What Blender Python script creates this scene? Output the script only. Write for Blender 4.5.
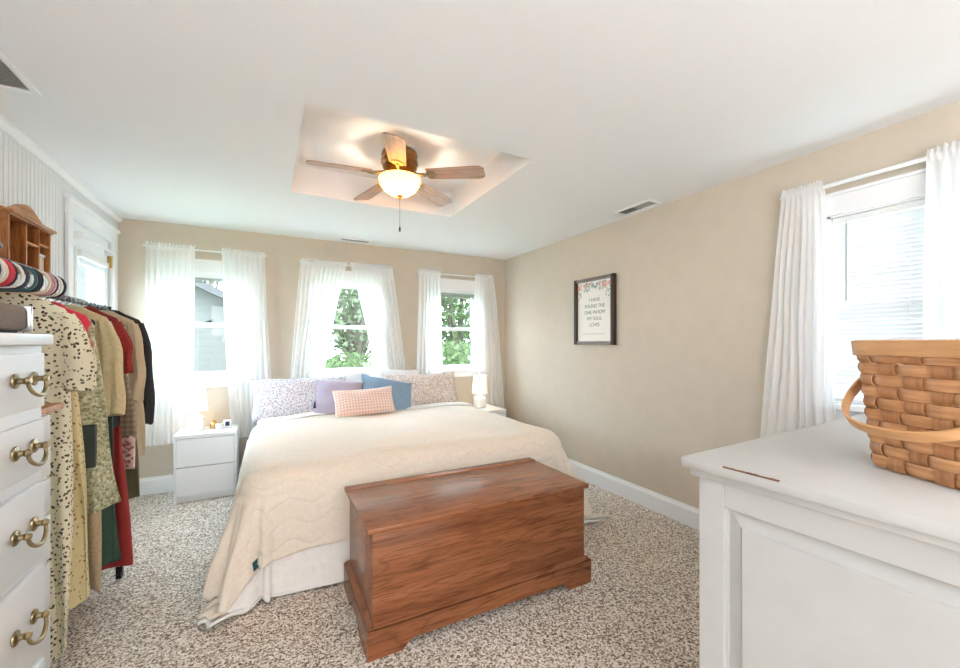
import bpy, bmesh, math, random
from mathutils import Vector, Matrix
PI = math.pi
random.seed(7)
S = bpy.context.scene
COL = S.collection
for o in list(bpy.data.objects):
    bpy.data.objects.remove(o)

def lin(c):
    return tuple(((v / 255) / 12.92 if v / 255 <= 0.04045 else ((v / 255 + 0.055) / 1.055) ** 2.4) for v in c)

# ------------------------------------------------------------------ camera
cam_data = bpy.data.cameras.new('camera')
cam = bpy.data.objects.new('camera', cam_data)
COL.objects.link(cam)
cam.location = (0, 0, 1.32)
cam.rotation_euler = (PI / 2, 0, math.radians(-27.57))
cam_data.sensor_width = 36
cam_data.lens = 404.645 * 36 / 960
cam_data.shift_y = 8.469 / 960
cam_data.clip_start = 0.02
S.camera = cam

# ------------------------------------------------------------------ world, lights, exposure
W = bpy.data.worlds.new('sky')
S.world = W
W.use_nodes = True
wn = W.node_tree.nodes
bg = wn['Background']
bg.inputs['Color'].default_value = (0.70, 0.85, 1.0, 1)
bg.inputs['Strength'].default_value = 13.0

def area(name, loc, rot, sx, sy, power, color=(1, 1, 1), spread=PI):
    d = bpy.data.lights.new(name, 'AREA')
    d.shape = 'RECTANGLE'
    d.size, d.size_y = sx, sy
    d.energy = power
    d.color = color
    d.spread = spread
    o = bpy.data.objects.new(name, d)
    o.location, o.rotation_euler = loc, rot
    COL.objects.link(o)
    return o

# added fill light, unseen behind the camera, standing in for a window
area('rear_fill', (0.1, -3.2, 1.3), (math.radians(93), 0, math.radians(-22)), 2.3, 2.0, 12, (0.95, 0.97, 1.0))
# added fill by the left wall, out of view; no window is modelled there
area('side_fill', (-1.08, -1.7, 1.5), (math.radians(95), 0, math.radians(-62)), 1.5, 1.3, 27, (0.95, 0.97, 1.0))
# added upward fill, out of view, bounced off the ceiling to brighten the room
area('ceiling_bounce_fill', (0.5, -2.1, 1.4), (PI, 0, 0), 2.4, 1.6, 72, (0.93, 0.96, 1.0))
# the window openings, as guides for sampling the sky
for _loc, _rot, _w, _h in (((-0.50, 4.60, 1.475), (-PI / 2, 0, 0), 0.63, 0.97), ((0.75, 4.60, 1.475), (-PI / 2, 0, 0), 0.63, 0.97), ((1.99, 4.60, 1.475), (-PI / 2, 0, 0), 0.63, 0.97),
                           ((2.83, 0.76, 1.495), (-PI / 2, 0, -PI / 2), 0.63, 1.01), ((-1.19, 3.90, 1.475), (-PI / 2, 0, PI / 2), 0.49, 0.91)):
    _o = area('window_daylight', _loc, _rot, _w, _h, 1)
    _o.data.cycles.is_portal = True
sun_d = bpy.data.lights.new('sun', 'SUN')
sun_d.energy = 3.0
sun_d.angle = 0.3
sun_o = bpy.data.objects.new('sun', sun_d)
sun_o.rotation_euler = (math.radians(40), 0, math.radians(20))
COL.objects.link(sun_o)

S.view_settings.view_transform = 'Standard'
S.view_settings.look = 'None'
S.view_settings.gamma = 1
S.view_settings.use_curve_mapping = False
S.view_settings.exposure = 1.1
S.cycles.transparent_max_bounces = 24
S.cycles.max_bounces = 10
S.cycles.diffuse_bounces = 6

# ------------------------------------------------------------------ materials
def newmat(name):
    m = bpy.data.materials.new(name)
    m.use_nodes = True
    nt = m.node_tree
    return m, nt, nt.nodes, nt.links, nt.nodes['Principled BSDF']

def node(nt, kind, **kw):
    n = nt.nodes.new(kind)
    for k, v in kw.items():
        if k in n.inputs:
            n.inputs[k].default_value = v
        else:
            setattr(n, k, v)
    return n

def coords(nt, scale=(1, 1, 1), kind='Object', rot=(0, 0, 0)):
    tc = nt.nodes.new('ShaderNodeTexCoord')
    mp = nt.nodes.new('ShaderNodeMapping')
    mp.inputs['Scale'].default_value = scale
    mp.inputs['Rotation'].default_value = rot
    nt.links.new(tc.outputs[kind], mp.inputs['Vector'])
    return mp.outputs['Vector']

def ramp(nt, fac, stops, interp='LINEAR'):
    r = nt.nodes.new('ShaderNodeValToRGB')
    r.color_ramp.interpolation = interp
    els = r.color_ramp.elements
    while len(els) < len(stops):
        els.new(0.5)
    for e, (p, c) in zip(els, stops):
        e.position = p
        e.color = (*c, 1)
    nt.links.new(fac, r.inputs['Fac'])
    return r.outputs['Color']

def bump(nt, height, strength, dist, bsdf):
    b = nt.nodes.new('ShaderNodeBump')
    b.inputs['Strength'].default_value = strength
    b.inputs['Distance'].default_value = dist
    nt.links.new(height, b.inputs['Height'])
    nt.links.new(b.outputs['Normal'], bsdf.inputs['Normal'])

def plain(name, rgb, rough=0.6, metal=0.0, noise=0.0, nscale=60, bstr=0.0, spec=0.5, sheen=0.0, bdist=0.004):
    m, nt, N, L, b = newmat(name)
    c = lin(rgb)
    b.inputs['Roughness'].default_value = rough
    b.inputs['Metallic'].default_value = metal
    b.inputs['Specular IOR Level'].default_value = spec
    if sheen:
        b.inputs['Sheen Weight'].default_value = sheen
    b.inputs['Base Color'].default_value = (*c, 1)
    if noise or bstr:
        n = node(nt, 'ShaderNodeTexNoise', Scale=nscale, Detail=4.0)
        L.new(coords(nt), n.inputs['Vector'])
        if noise:
            lo = tuple(max(0, v * (1 - noise)) for v in c)
            hi = tuple(min(1, v * (1 + noise * 0.6)) for v in c)
            L.new(ramp(nt, n.outputs['Fac'], [(0.3, lo), (0.7, hi)]), b.inputs['Base Color'])
        if bstr:
            bump(nt, n.outputs['Fac'], bstr, bdist, b)
    return m

def wood(name, dark, mid, light, axis='X', scale=1.0, rough=0.35):
    m, nt, N, L, b = newmat(name)
    st = {'X': (1.2, 16, 16), 'Y': (16, 1.2, 16), 'Z': (16, 16, 1.2)}[axis]
    v = coords(nt, tuple(s * scale for s in st))
    n1 = node(nt, 'ShaderNodeTexNoise', Scale=1.0, Detail=6.0, Roughness=0.62, Distortion=0.6)
    L.new(v, n1.inputs['Vector'])
    st2 = {'X': (8.0, 150, 150), 'Y': (150, 8.0, 150), 'Z': (150, 150, 8.0)}[axis]
    n2 = node(nt, 'ShaderNodeTexNoise', Scale=1.0, Detail=3.0)
    L.new(coords(nt, st2), n2.inputs['Vector'])
    st3 = {'X': (1.0, 7, 7), 'Y': (7, 1.0, 7), 'Z': (7, 7, 1.0)}[axis]
    n3 = node(nt, 'ShaderNodeTexNoise', Scale=1.0, Detail=1.0, Distortion=0.2)
    L.new(coords(nt, st3), n3.inputs['Vector'])
    mul = node(nt, 'ShaderNodeMath', operation='MULTIPLY')
    L.new(n3.outputs['Fac'], mul.inputs[0]); mul.inputs[1].default_value = 13
    fr = node(nt, 'ShaderNodeMath', operation='FRACT')
    L.new(mul.outputs[0], fr.inputs[0])
    c = ramp(nt, n1.outputs['Fac'], [(0.30, dark), (0.5, mid), (0.72, light)])
    ring = ramp(nt, fr.outputs[0], [(0.0, (0.55, 0.5, 0.46)), (0.18, (1, 1, 1)), (0.9, (0.95, 0.94, 0.92)), (1.0, (0.6, 0.55, 0.5))])
    pore = ramp(nt, n2.outputs['Fac'], [(0.36, (0.5, 0.42, 0.36)), (0.47, (1, 1, 1))])
    mx = node(nt, 'ShaderNodeMix', data_type='RGBA', blend_type='MULTIPLY')
    mx.inputs[0].default_value = 0.6
    L.new(c, mx.inputs[6]); L.new(ring, mx.inputs[7])
    mx2 = node(nt, 'ShaderNodeMix', data_type='RGBA', blend_type='MULTIPLY')
    mx2.inputs[0].default_value = 0.8
    L.new(mx.outputs[2], mx2.inputs[6]); L.new(pore, mx2.inputs[7])
    L.new(mx2.outputs[2], b.inputs['Base Color'])
    b.inputs['Roughness'].default_value = rough
    bump(nt, n2.outputs['Fac'], 0.12, 0.002, b)
    return m

def speckle(name, base, spots, scale=60, size=0.32, rough=0.9, weave=True):
    """cloth with a small scattered print: voronoi cells coloured at random"""
    m, nt, N, L, b = newmat(name)
    v = coords(nt)
    nz = node(nt, 'ShaderNodeTexNoise', Scale=scale * 1.3, Detail=2.0)
    L.new(v, nz.inputs['Vector'])
    mixv = node(nt, 'ShaderNodeMix', data_type='VECTOR')
    mixv.inputs[0].default_value = 0.012
    L.new(v, mixv.inputs[4]); L.new(nz.outputs['Color'], mixv.inputs[5])
    vo = node(nt, 'ShaderNodeTexVoronoi', Scale=scale, Randomness=0.9)
    L.new(mixv.outputs[1], vo.inputs['Vector'])
    sep = nt.nodes.new('ShaderNodeSeparateColor')
    L.new(vo.outputs['Color'], sep.inputs[0])
    st = [(i / len(spots), lin(s)) for i, s in enumerate(spots)]
    sc = ramp(nt, sep.outputs[0], st, 'CONSTANT')
    lt = node(nt, 'ShaderNodeMath', operation='LESS_THAN')
    L.new(vo.outputs['Distance'], lt.inputs[0]); lt.inputs[1].default_value = size
    mx = node(nt, 'ShaderNodeMix', data_type='RGBA')
    L.new(lt.outputs[0], mx.inputs[0])
    mx.inputs[6].default_value = (*lin(base), 1)
    L.new(sc, mx.inputs[7])
    L.new(mx.outputs[2], b.inputs['Base Color'])
    b.inputs['Roughness'].default_value = rough
    b.inputs['Specular IOR Level'].default_value = 0.2
    return m

def checks(name, base, stripe, pitch=0.02, rough=0.9, axes=('X', 'Z')):
    m, nt, N, L, b = newmat(name)
    tc = nt.nodes.new('ShaderNodeTexCoord')
    sp = nt.nodes.new('ShaderNodeSeparateXYZ')
    L.new(tc.outputs['Object'], sp.inputs[0])
    outs = []
    for a in axes:
        d = node(nt, 'ShaderNodeMath', operation='DIVIDE')
        L.new(sp.outputs[a], d.inputs[0]); d.inputs[1].default_value = pitch
        ad = node(nt, 'ShaderNodeMath', operation='ADD'); L.new(d.outputs[0], ad.inputs[0]); ad.inputs[1].default_value = 500.0
        f = node(nt, 'ShaderNodeMath', operation='FRACT'); L.new(ad.outputs[0], f.inputs[0])
        g = node(nt, 'ShaderNodeMath', operation='GREATER_THAN'); L.new(f.outputs[0], g.inputs[0]); g.inputs[1].default_value = 0.45
        outs.append(g.outputs[0])
    ad = node(nt, 'ShaderNodeMath', operation='ADD'); L.new(outs[0], ad.inputs[0]); L.new(outs[1], ad.inputs[1])
    hv = node(nt, 'ShaderNodeMath', operation='MULTIPLY'); L.new(ad.outputs[0], hv.inputs[0]); hv.inputs[1].default_value = 0.5
    mixc = tuple((x + y) / 2 for x, y in zip(lin(base), lin(stripe)))
    L.new(ramp(nt, hv.outputs[0], [(0, lin(base)), (0.5, mixc), (1, lin(stripe))]), b.inputs['Base Color'])
    b.inputs['Roughness'].default_value = rough
    b.inputs['Specular IOR Level'].default_value = 0.2
    return m

def sheer(name, rgb, transp, trans_share=0.5):
    m = bpy.data.materials.new(name)
    m.use_nodes = True
    nt = m.node_tree
    for n in list(nt.nodes):
        nt.nodes.remove(n)
    out = nt.nodes.new('ShaderNodeOutputMaterial')
    c = (*lin(rgb), 1)
    di = nt.nodes.new('ShaderNodeBsdfDiffuse'); di.inputs['Color'].default_value = c
    tr = nt.nodes.new('ShaderNodeBsdfTranslucent'); tr.inputs['Color'].default_value = c
    tp = nt.nodes.new('ShaderNodeBsdfTransparent')
    m1 = nt.nodes.new('ShaderNodeMixShader'); m1.inputs[0].default_value = trans_share
    m2 = nt.nodes.new('ShaderNodeMixShader'); m2.inputs[0].default_value = transp
    nt.links.new(di.outputs[0], m1.inputs[1]); nt.links.new(tr.outputs[0], m1.inputs[2])
    nt.links.new(m1.outputs[0], m2.inputs[1]); nt.links.new(tp.outputs[0], m2.inputs[2])
    nt.links.new(m2.outputs[0], out.inputs[0])
    return m

def glass_mat(name):
    m = bpy.data.materials.new(name)
    m.use_nodes = True
    nt = m.node_tree
    for n in list(nt.nodes):
        nt.nodes.remove(n)
    out = nt.nodes.new('ShaderNodeOutputMaterial')
    gl = nt.nodes.new('ShaderNodeBsdfGlossy'); gl.inputs['Roughness'].default_value = 0.02
    tp = nt.nodes.new('ShaderNodeBsdfTransparent'); tp.inputs['Color'].default_value = (0.97, 0.985, 0.98, 1)
    mx = nt.nodes.new('ShaderNodeMixShader'); mx.inputs[0].default_value = 0.012
    nt.links.new(tp.outputs[0], mx.inputs[1]); nt.links.new(gl.outputs[0], mx.inputs[2])
    nt.links.new(mx.outputs[0], out.inputs[0])
    return m

def glow(name, rgb, strength, ecol):
    m, nt, N, L, b = newmat(name)
    b.inputs['Base Color'].default_value = (*lin(rgb), 1)
    b.inputs['Emission Color'].default_value = (*lin(ecol), 1)
    b.inputs['Emission Strength'].default_value = strength
    b.inputs['Roughness'].default_value = 0.5
    return m

def lampglass(name, rgb, strength, ecol):
    m = bpy.data.materials.new(name)
    m.use_nodes = True
    nt = m.node_tree
    for n in list(nt.nodes):
        nt.nodes.remove(n)
    out = nt.nodes.new('ShaderNodeOutputMaterial')
    tr = nt.nodes.new('ShaderNodeBsdfTranslucent'); tr.inputs['Color'].default_value = (*lin(rgb), 1)
    em = nt.nodes.new('ShaderNodeEmission'); em.inputs['Color'].default_value = (*lin(ecol), 1); em.inputs['Strength'].default_value = strength
    ad = nt.nodes.new('ShaderNodeAddShader')
    nt.links.new(tr.outputs[0], ad.inputs[0]); nt.links.new(em.outputs[0], ad.inputs[1])
    nt.links.new(ad.outputs[0], out.inputs[0])
    return m

def splintmat(name, lo, hi, sc):
    m, nt, N, L, b = newmat(name)
    n = node(nt, 'ShaderNodeTexNoise', Scale=1.0, Detail=4.0, Roughness=0.6)
    L.new(coords(nt, sc), n.inputs['Vector'])
    n2 = node(nt, 'ShaderNodeTexNoise', Scale=14.0, Detail=1.0)
    L.new(coords(nt), n2.inputs['Vector'])
    c = ramp(nt, n.outputs['Fac'], [(0.3, lin(lo)), (0.65, lin(hi))])
    t = ramp(nt, n2.outputs['Fac'], [(0.35, (0.82, 0.8, 0.78)), (0.65, (1, 1, 1))])
    mx = node(nt, 'ShaderNodeMix', data_type='RGBA', blend_type='MULTIPLY'); mx.inputs[0].default_value = 0.8
    L.new(c, mx.inputs[6]); L.new(t, mx.inputs[7]); L.new(mx.outputs[2], b.inputs['Base Color'])
    b.inputs['Roughness'].default_value = 0.42
    bump(nt, n.outputs['Fac'], 0.15, 0.002, b)
    return m

def carpet_mat():
    m, nt, N, L, b = newmat('carpet_pile')
    v = coords(nt)
    n1 = node(nt, 'ShaderNodeTexNoise', Scale=100.0, Detail=3.0, Roughness=0.7)
    L.new(v, n1.inputs['Vector'])
    n2 = node(nt, 'ShaderNodeTexNoise', Scale=2.2, Detail=2.0)
    L.new(v, n2.inputs['Vector'])
    vo = node(nt, 'ShaderNodeTexVoronoi', Scale=125.0)
    L.new(v, vo.inputs['Vector'])
    sep = nt.nodes.new('ShaderNodeSeparateColor'); L.new(vo.outputs['Color'], sep.inputs[0])
    ad = node(nt, 'ShaderNodeMath', operation='ADD')
    L.new(n1.outputs['Fac'], ad.inputs[0])
    sc = node(nt, 'ShaderNodeMath', operation='MULTIPLY_ADD'); L.new(sep.outputs[0], sc.inputs[0])
    sc.inputs[1].default_value = 0.34; sc.inputs[2].default_value = -0.17
    L.new(sc.outputs[0], ad.inputs[1])
    c = ramp(nt, ad.outputs[0], [(0.30, lin((104, 88, 74))), (0.42, lin((180, 162, 144))), (0.53, lin((228, 217, 203))), (0.66, lin((253, 250, 244)))])
    big = ramp(nt, n2.outputs['Fac'], [(0.3, (0.9, 0.88, 0.86)), (0.7, (1, 1, 1))])
    mx = node(nt, 'ShaderNodeMix', data_type='RGBA', blend_type='MULTIPLY'); mx.inputs[0].default_value = 0.6
    L.new(c, mx.inputs[6]); L.new(big, mx.inputs[7])
    L.new(mx.outputs[2], b.inputs['Base Color'])
    b.inputs['Roughness'].default_value = 1.0
    b.inputs['Specular IOR Level'].default_value = 0.1
    bump(nt, ad.outputs[0], 0.6, 0.014, b)
    return m

def blanket_mat():
    m, nt, N, L, b = newmat('cream_fleece')
    b.inputs['Roughness'].default_value = 0.95
    b.inputs['Specular IOR Level'].default_value = 0.15
    b.inputs['Sheen Weight'].default_value = 0.15
    tc = nt.nodes.new('ShaderNodeTexCoord')
    sp = nt.nodes.new('ShaderNodeSeparateXYZ'); L.new(tc.outputs['UV'], sp.inputs[0])
    sx = node(nt, 'ShaderNodeMath', operation='MULTIPLY'); L.new(sp.outputs['X'], sx.inputs[0]); sx.inputs[1].default_value = 2 * PI / 0.22
    si = node(nt, 'ShaderNodeMath', operation='SINE'); L.new(sx.outputs[0], si.inputs[0])
    am = node(nt, 'ShaderNodeMath', operation='MULTIPLY_ADD'); L.new(si.outputs[0], am.inputs[0]); am.inputs[1].default_value = 0.022
    L.new(sp.outputs['Y'], am.inputs[2])
    dv = node(nt, 'ShaderNodeMath', operation='DIVIDE'); L.new(am.outputs[0], dv.inputs[0]); dv.inputs[1].default_value = 0.105
    fr = node(nt, 'ShaderNodeMath', operation='FRACT'); L.new(dv.outputs[0], fr.inputs[0])
    line = ramp(nt, fr.outputs[0], [(0.0, (0, 0, 0)), (0.10, (0.75, 0.75, 0.75)), (0.25, (1, 1, 1)), (0.8, (1, 1, 1)), (0.92, (0.75, 0.75, 0.75)), (1.0, (0, 0, 0))])
    n = node(nt, 'ShaderNodeTexNoise', Scale=55.0, Detail=3.0)
    L.new(tc.outputs['Object'], n.inputs['Vector'])
    ad = node(nt, 'ShaderNodeMath', operation='MULTIPLY_ADD'); L.new(n.outputs['Fac'], ad.inputs[0]); ad.inputs[1].default_value = 0.15
    L.new(line, ad.inputs[2])
    c = ramp(nt, n.outputs['Fac'], [(0.3, lin((224, 211, 195))), (0.7, lin((232, 221, 207)))])
    L.new(c, b.inputs['Base Color'])
    bump(nt, ad.outputs[0], 0.5, 0.006, b)
    return m

def bead_mat():
    m, nt, N, L, b = newmat('white_beadboard')
    b.inputs['Base Color'].default_value = (*lin((226, 228, 229)), 1)
    b.inputs['Roughness'].default_value = 0.45
    return m

M = {}
M['carpet'] = carpet_mat()
M['wall'] = plain('beige_paint', (204, 192, 175), 0.85, noise=0.03, nscale=9, bstr=0.05)
M['ceil'] = plain('ceiling_paint', (236, 237, 238), 0.9, noise=0.02, nscale=120, bstr=0.12)
M['trim'] = plain('white_trim', (238, 239, 240), 0.4)
M['bead'] = bead_mat()
M['white'] = plain('white_paint', (236, 237, 237), 0.38)
M['dresser'] = plain('chalky_white', (187, 186, 183), 0.5, noise=0.03, nscale=14, bstr=0.03)
M['chestwhite'] = plain('white_enamel', (222, 223, 224), 0.35)
M['oak'] = wood('red_oak', lin((122, 72, 44)), lin((144, 88, 55)), lin((162, 104, 67)), 'X', 1.0, 0.27)
M['oaky'] = wood('red_oak_cross', lin((122, 72, 44)), lin((144, 88, 55)), lin((162, 104, 67)), 'Y', 1.0, 0.27)
M['oakshelf'] = wood('honey_oak', lin((150, 92, 46)), lin((184, 122, 68)), lin((206, 146, 88)), 'Y', 1.4)
M['oakdark'] = wood('honey_oak_upright', lin((140, 82, 40)), lin((172, 108, 58)), lin((196, 134, 80)), 'Z', 1.4)
M['blade'] = wood('walnut_blade', lin((166, 134, 114)), lin((188, 158, 138)), lin((208, 180, 160)), 'X', 1.6, 0.3)
M['bladelight'] = M['blade']
M['bronze'] = plain('antique_bronze', (150, 104, 62), 0.3, 0.9, noise=0.25, nscale=30)
M['brass'] = plain('aged_brass', (160, 144, 112), 0.3, 1.0, noise=0.2, nscale=70)
M['hinge'] = plain('bright_brass', (206, 170, 80), 0.25, 1.0)
M['black'] = plain('black_metal', (24, 24, 26), 0.4, 0.3)
M['darkgrey'] = plain('dark_slot', (52, 50, 48), 0.7)
M['ventgrey'] = plain('grey_filter', (150, 152, 146), 0.8)
M['grey'] = plain('grey_louvre', (172, 174, 172), 0.5)
M['chrome'] = plain('steel', (196, 196, 198), 0.22, 1.0)
M['sheer'] = sheer('white_sheer', (252, 252, 252), 0.10, 0.5)
M['blind'] = sheer('blind_slat', (232, 234, 236), 0.0, 0.07)
M['shade'] = glow('lamp_shade_linen', (250, 244, 232), 0.3, (255, 240, 214))
M['bowl'] = lampglass('frosted_glass_bowl', (150, 100, 44), 0.42, (255, 196, 104))
M['glass'] = glass_mat('window_glass')
M['ceramic'] = plain('white_ceramic', (238, 238, 236), 0.25)
M['blanket'] = blanket_mat()
M['quilt'] = plain('white_cotton', (236, 232, 228), 0.9, noise=0.03, nscale=22, bstr=0.7, bdist=0.02)
M['mattress'] = plain('mattress_ticking', (230, 228, 224), 0.9)
M['pillowwhite'] = plain('pillow_cotton', (240, 240, 242), 0.9, bstr=0.1, nscale=25)
M['shamblue'] = speckle('lavender_floral', (232, 230, 234), [(168, 172, 194), (200, 176, 184), (192, 196, 210), (150, 152, 180), (216, 208, 214), (180, 172, 180)], 88, 0.5)
M['shampink'] = speckle('rose_floral', (234, 224, 216), [(196, 158, 152), (178, 174, 188), (204, 180, 166), (170, 142, 140), (214, 196, 188), (186, 184, 168)], 88, 0.5)
M['mauve'] = plain('mauve_velvet', (176, 164, 182), 0.85, noise=0.1, nscale=8, sheen=0.3)
M['bluepillow'] = plain('dusty_blue_linen', (132, 158, 184), 0.9, noise=0.08, nscale=50)
M['gingham'] = checks('pink_gingham', (240, 226, 218), (222, 180, 166), 0.026)
M['navy'] = plain('navy_thread', (30, 34, 66), 0.9)
M['tag'] = plain('teal_tag', (36, 74, 84), 0.7)
M['tagw'] = plain('white_tag', (226, 222, 210), 0.8)
M['frame'] = wood('dark_walnut', lin((48, 32, 24)), lin((66, 46, 36)), lin((86, 62, 48)), 'Z', 1.2, 0.5)
M['framegrey'] = wood('weathered_grey', lin((120, 112, 104)), lin((150, 142, 134)), lin((176, 168, 158)), 'Y', 1.2, 0.6)
M['paper'] = plain('print_paper', (238, 235, 226), 0.8)
M['ink'] = plain('grey_ink', (122, 122, 124), 0.8)
M['petalpink'] = plain('pink_petal', (238, 192, 184), 0.8)
M['petalrose'] = plain('rose_petal', (226, 160, 154), 0.8)
M['petalteal'] = plain('teal_leaf_print', (140, 170, 176), 0.8)
M['petalgreen'] = plain('green_leaf_print', (160, 178, 156), 0.8)
M['weaver'] = splintmat('maple_splint', (176, 120, 76), (214, 160, 112), (7, 7, 110))
M['splint'] = splintmat('maple_upright', (158, 104, 62), (192, 136, 90), (70, 70, 4))
M['rim'] = splintmat('maple_rim', (196, 142, 92), (220, 168, 116), (4, 4, 50))
M['worn'] = plain('worn_wood', (118, 78, 58), 0.8, noise=0.3, nscale=60)

# ------------------------------------------------------------------ mesh builder
def root_of(o):
    while o.parent:
        o = o.parent
    return o

class MB:
    def __init__(s):
        s.b = bmesh.new()
        s.uv = None
    def box(s, x0, y0, z0, x1, y1, z1, bev=0, mtx=None):
        ret = bmesh.ops.create_cube(s.b, size=1)
        vs = ret['verts']
        for v in vs:
            v.co = Vector(((x0 + x1) / 2 + v.co.x * (x1 - x0), (y0 + y1) / 2 + v.co.y * (y1 - y0), (z0 + z1) / 2 + v.co.z * (z1 - z0)))
        if bev:
            es = list({e for v in vs for e in v.link_edges})
            r = bmesh.ops.bevel(s.b, geom=es, offset=bev, segments=2, affect='EDGES', profile=0.5)
            vs = list({v for f in r['faces'] for v in f.verts} | {v for v in vs if v.is_valid})
        if mtx is not None:
            seen = set(vs)
            for v in seen:
                v.co = mtx @ v.co
        return s
    def loft(s, rings, cap=True, closed=True):
        vv = [[s.b.verts.new(p) for p in r] for r in rings]
        n = len(rings[0])
        for a, c in zip(vv[:-1], vv[1:]):
            for i in range(n if closed else n - 1):
                j = (i + 1) % n
                try:
                    s.b.faces.new((a[i], a[j], c[j], c[i]))
                except ValueError:
                    pass
        if cap and closed:
            for r, rev in ((vv[0], True), (vv[-1], False)):
                try:
                    s.b.faces.new(list(reversed(r)) if rev else r)
                except ValueError:
                    pass
        return s
    def tube(s, pts, r, n=10, cap=True, closed=False):
        pts = [Vector(p) for p in pts]
        rs = r if isinstance(r, (list, tuple)) else [r] * len(pts)
        rings = []
        up = None
        for i, p in enumerate(pts):
            a = pts[i - 1] if i > 0 else (pts[-2] if closed else pts[i])
            c = pts[i + 1] if i < len(pts) - 1 else (pts[1] if closed else pts[i])
            t = (c - a).normalized()
            if up is None:
                up = t.orthogonal().normalized()
            up = (up - t * up.dot(t))
            if up.length < 1e-5:
                up = t.orthogonal()
            up.normalize()
            w = t.cross(up)
            rings.append([p + (up * math.cos(2 * PI * k / n) + w * math.sin(2 * PI * k / n)) * rs[i] for k in range(n)])
        return s.loft(rings, cap)
    def lathe(s, prof, c=(0, 0, 0), n=32, sq=2.0, cap=True):
        """prof: (radius, z); sq > 2 makes the section squarish"""
        rings = []
        for r, z in prof:
            ring = []
            for k in range(n):
                a = 2 * PI * k / n
                ca, sa = math.cos(a), math.sin(a)
                q = (abs(ca) ** sq + abs(sa) ** sq) ** (-1 / sq)
                ring.append(Vector((c[0] + r * q * ca, c[1] + r * q * sa, c[2] + z)))
            rings.append(ring)
        return s.loft(rings, cap)
    def prism(s, poly, axis, a0, a1, mtx=None):
        """poly: 2-D points; extruded along axis 'X','Y','Z' from a0 to a1"""
        def P(p, a):
            v = {'X': Vector((a, p[0], p[1])), 'Y': Vector((p[0], a, p[1])), 'Z': Vector((p[0], p[1], a))}[axis]
            return mtx @ v if mtx is not None else v
        A = [s.b.verts.new(P(p, a0)) for p in poly]
        B = [s.b.verts.new(P(p, a1)) for p in poly]
        n = len(poly)
        for i in range(n):
            j = (i + 1) % n
            s.b.faces.new((A[i], A[j], B[j], B[i]))
        s.b.faces.new(list(reversed(A)))
        s.b.faces.new(B)
        return s
    def grid(s, fn, nu, nv, uvfn=None):
        vs = [[s.b.verts.new(fn(i / nu, j / nv)) for j in range(nv + 1)] for i in range(nu + 1)]
        lay = s.b.loops.layers.uv.verify() if uvfn else None
        for i in range(nu):
            for j in range(nv):
                f = s.b.faces.new((vs[i][j], vs[i + 1][j], vs[i + 1][j + 1], vs[i][j + 1]))
                if uvfn:
                    for l, (a, c) in zip(f.loops, ((i, j), (i + 1, j), (i + 1, j + 1), (i, j + 1))):
                        l[lay].uv = uvfn(a / nu, c / nv)
        return s
    def build(s, name, m, parent=None, world=True, smooth=True, angle=38, keep_normals=False, solid=0):
        me = bpy.data.meshes.new(name)
        if not keep_normals:
            bmesh.ops.recalc_face_normals(s.b, faces=s.b.faces)
        s.b.to_mesh(me)
        s.b.free()
        o = bpy.data.objects.new(name, me)
        COL.objects.link(o)
        me.materials.append(m)
        if parent is not None:
            if world:
                me.transform(Matrix.Translation(-root_of(parent).location))
            o.parent = parent
        elif world:
            lo = [min(v.co[i] for v in me.vertices) for i in range(3)]
            hi = [max(v.co[i] for v in me.vertices) for i in range(3)]
            c = Vector(((lo[0] + hi[0]) / 2, (lo[1] + hi[1]) / 2, lo[2]))
            me.transform(Matrix.Translation(-c))
            o.location = c
        if smooth:
            me.polygons.foreach_set('use_smooth', [True] * len(me.polygons))
            me.set_sharp_from_angle(angle=math.radians(angle))
        if solid:
            md = o.modifiers.new('thickness', 'SOLIDIFY')
            md.thickness = solid
            md.offset = 0
        return o

def tag(o, label, cat, group=None, kind=None):
    o['label'] = label
    o['category'] = cat
    if group:
        o['group'] = group
    if kind:
        o['kind'] = kind
    return o

def thing(name, label, cat, loc, group=None, rz=0.0, kind=None):
    o = bpy.data.objects.new(name, None)
    o.empty_display_size = 0.1
    COL.objects.link(o)
    o.location = loc
    o.rotation_euler = (0, 0, rz)
    return tag(o, label, cat, group, kind)

def struct(o, label=None, cat=None):
    o['kind'] = 'structure'
    if label:
        o['label'] = label
        o['category'] = cat
    return o

# ------------------------------------------------------------------ room
H, D, XL, XR, YR = 2.38, 4.463, -1.1326, 2.6902, -3.6
TH = 0.15
def wall_cells(u0, u1, z0, z1, holes):
    us = sorted({u0, u1, *[h[0] for h in holes], *[h[1] for h in holes]})
    zs = sorted({z0, z1, *[h[2] for h in holes], *[h[3] for h in holes]})
    out = []
    for a, b in zip(us[:-1], us[1:]):
        for c, d in zip(zs[:-1], zs[1:]):
            mu, mz = (a + b) / 2, (c + d) / 2
            if not any(h[0] < mu < h[1] and h[2] < mz < h[3] for h in holes):
                out.append((a, b, c, d))
    return out

WINX = [-0.50, 0.75, 1.99]
WZ0, WZ1, WHW = 0.99, 1.96, 0.315
W4Y = 0.76
RX0, RX1, RY0, RY1, RZ = 0.14, 1.36, 1.94, 3.14, 2.58
DY0, DY1, DZ1 = 3.52, 4.28, 2.13

mb = MB(); mb.box(XL - TH, YR - TH, -0.12, XR + TH, D + TH, 0.0)
struct(mb.build('floor', M['carpet']), 'speckled beige and brown shag carpet over the bedroom floor', 'floor')

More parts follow.
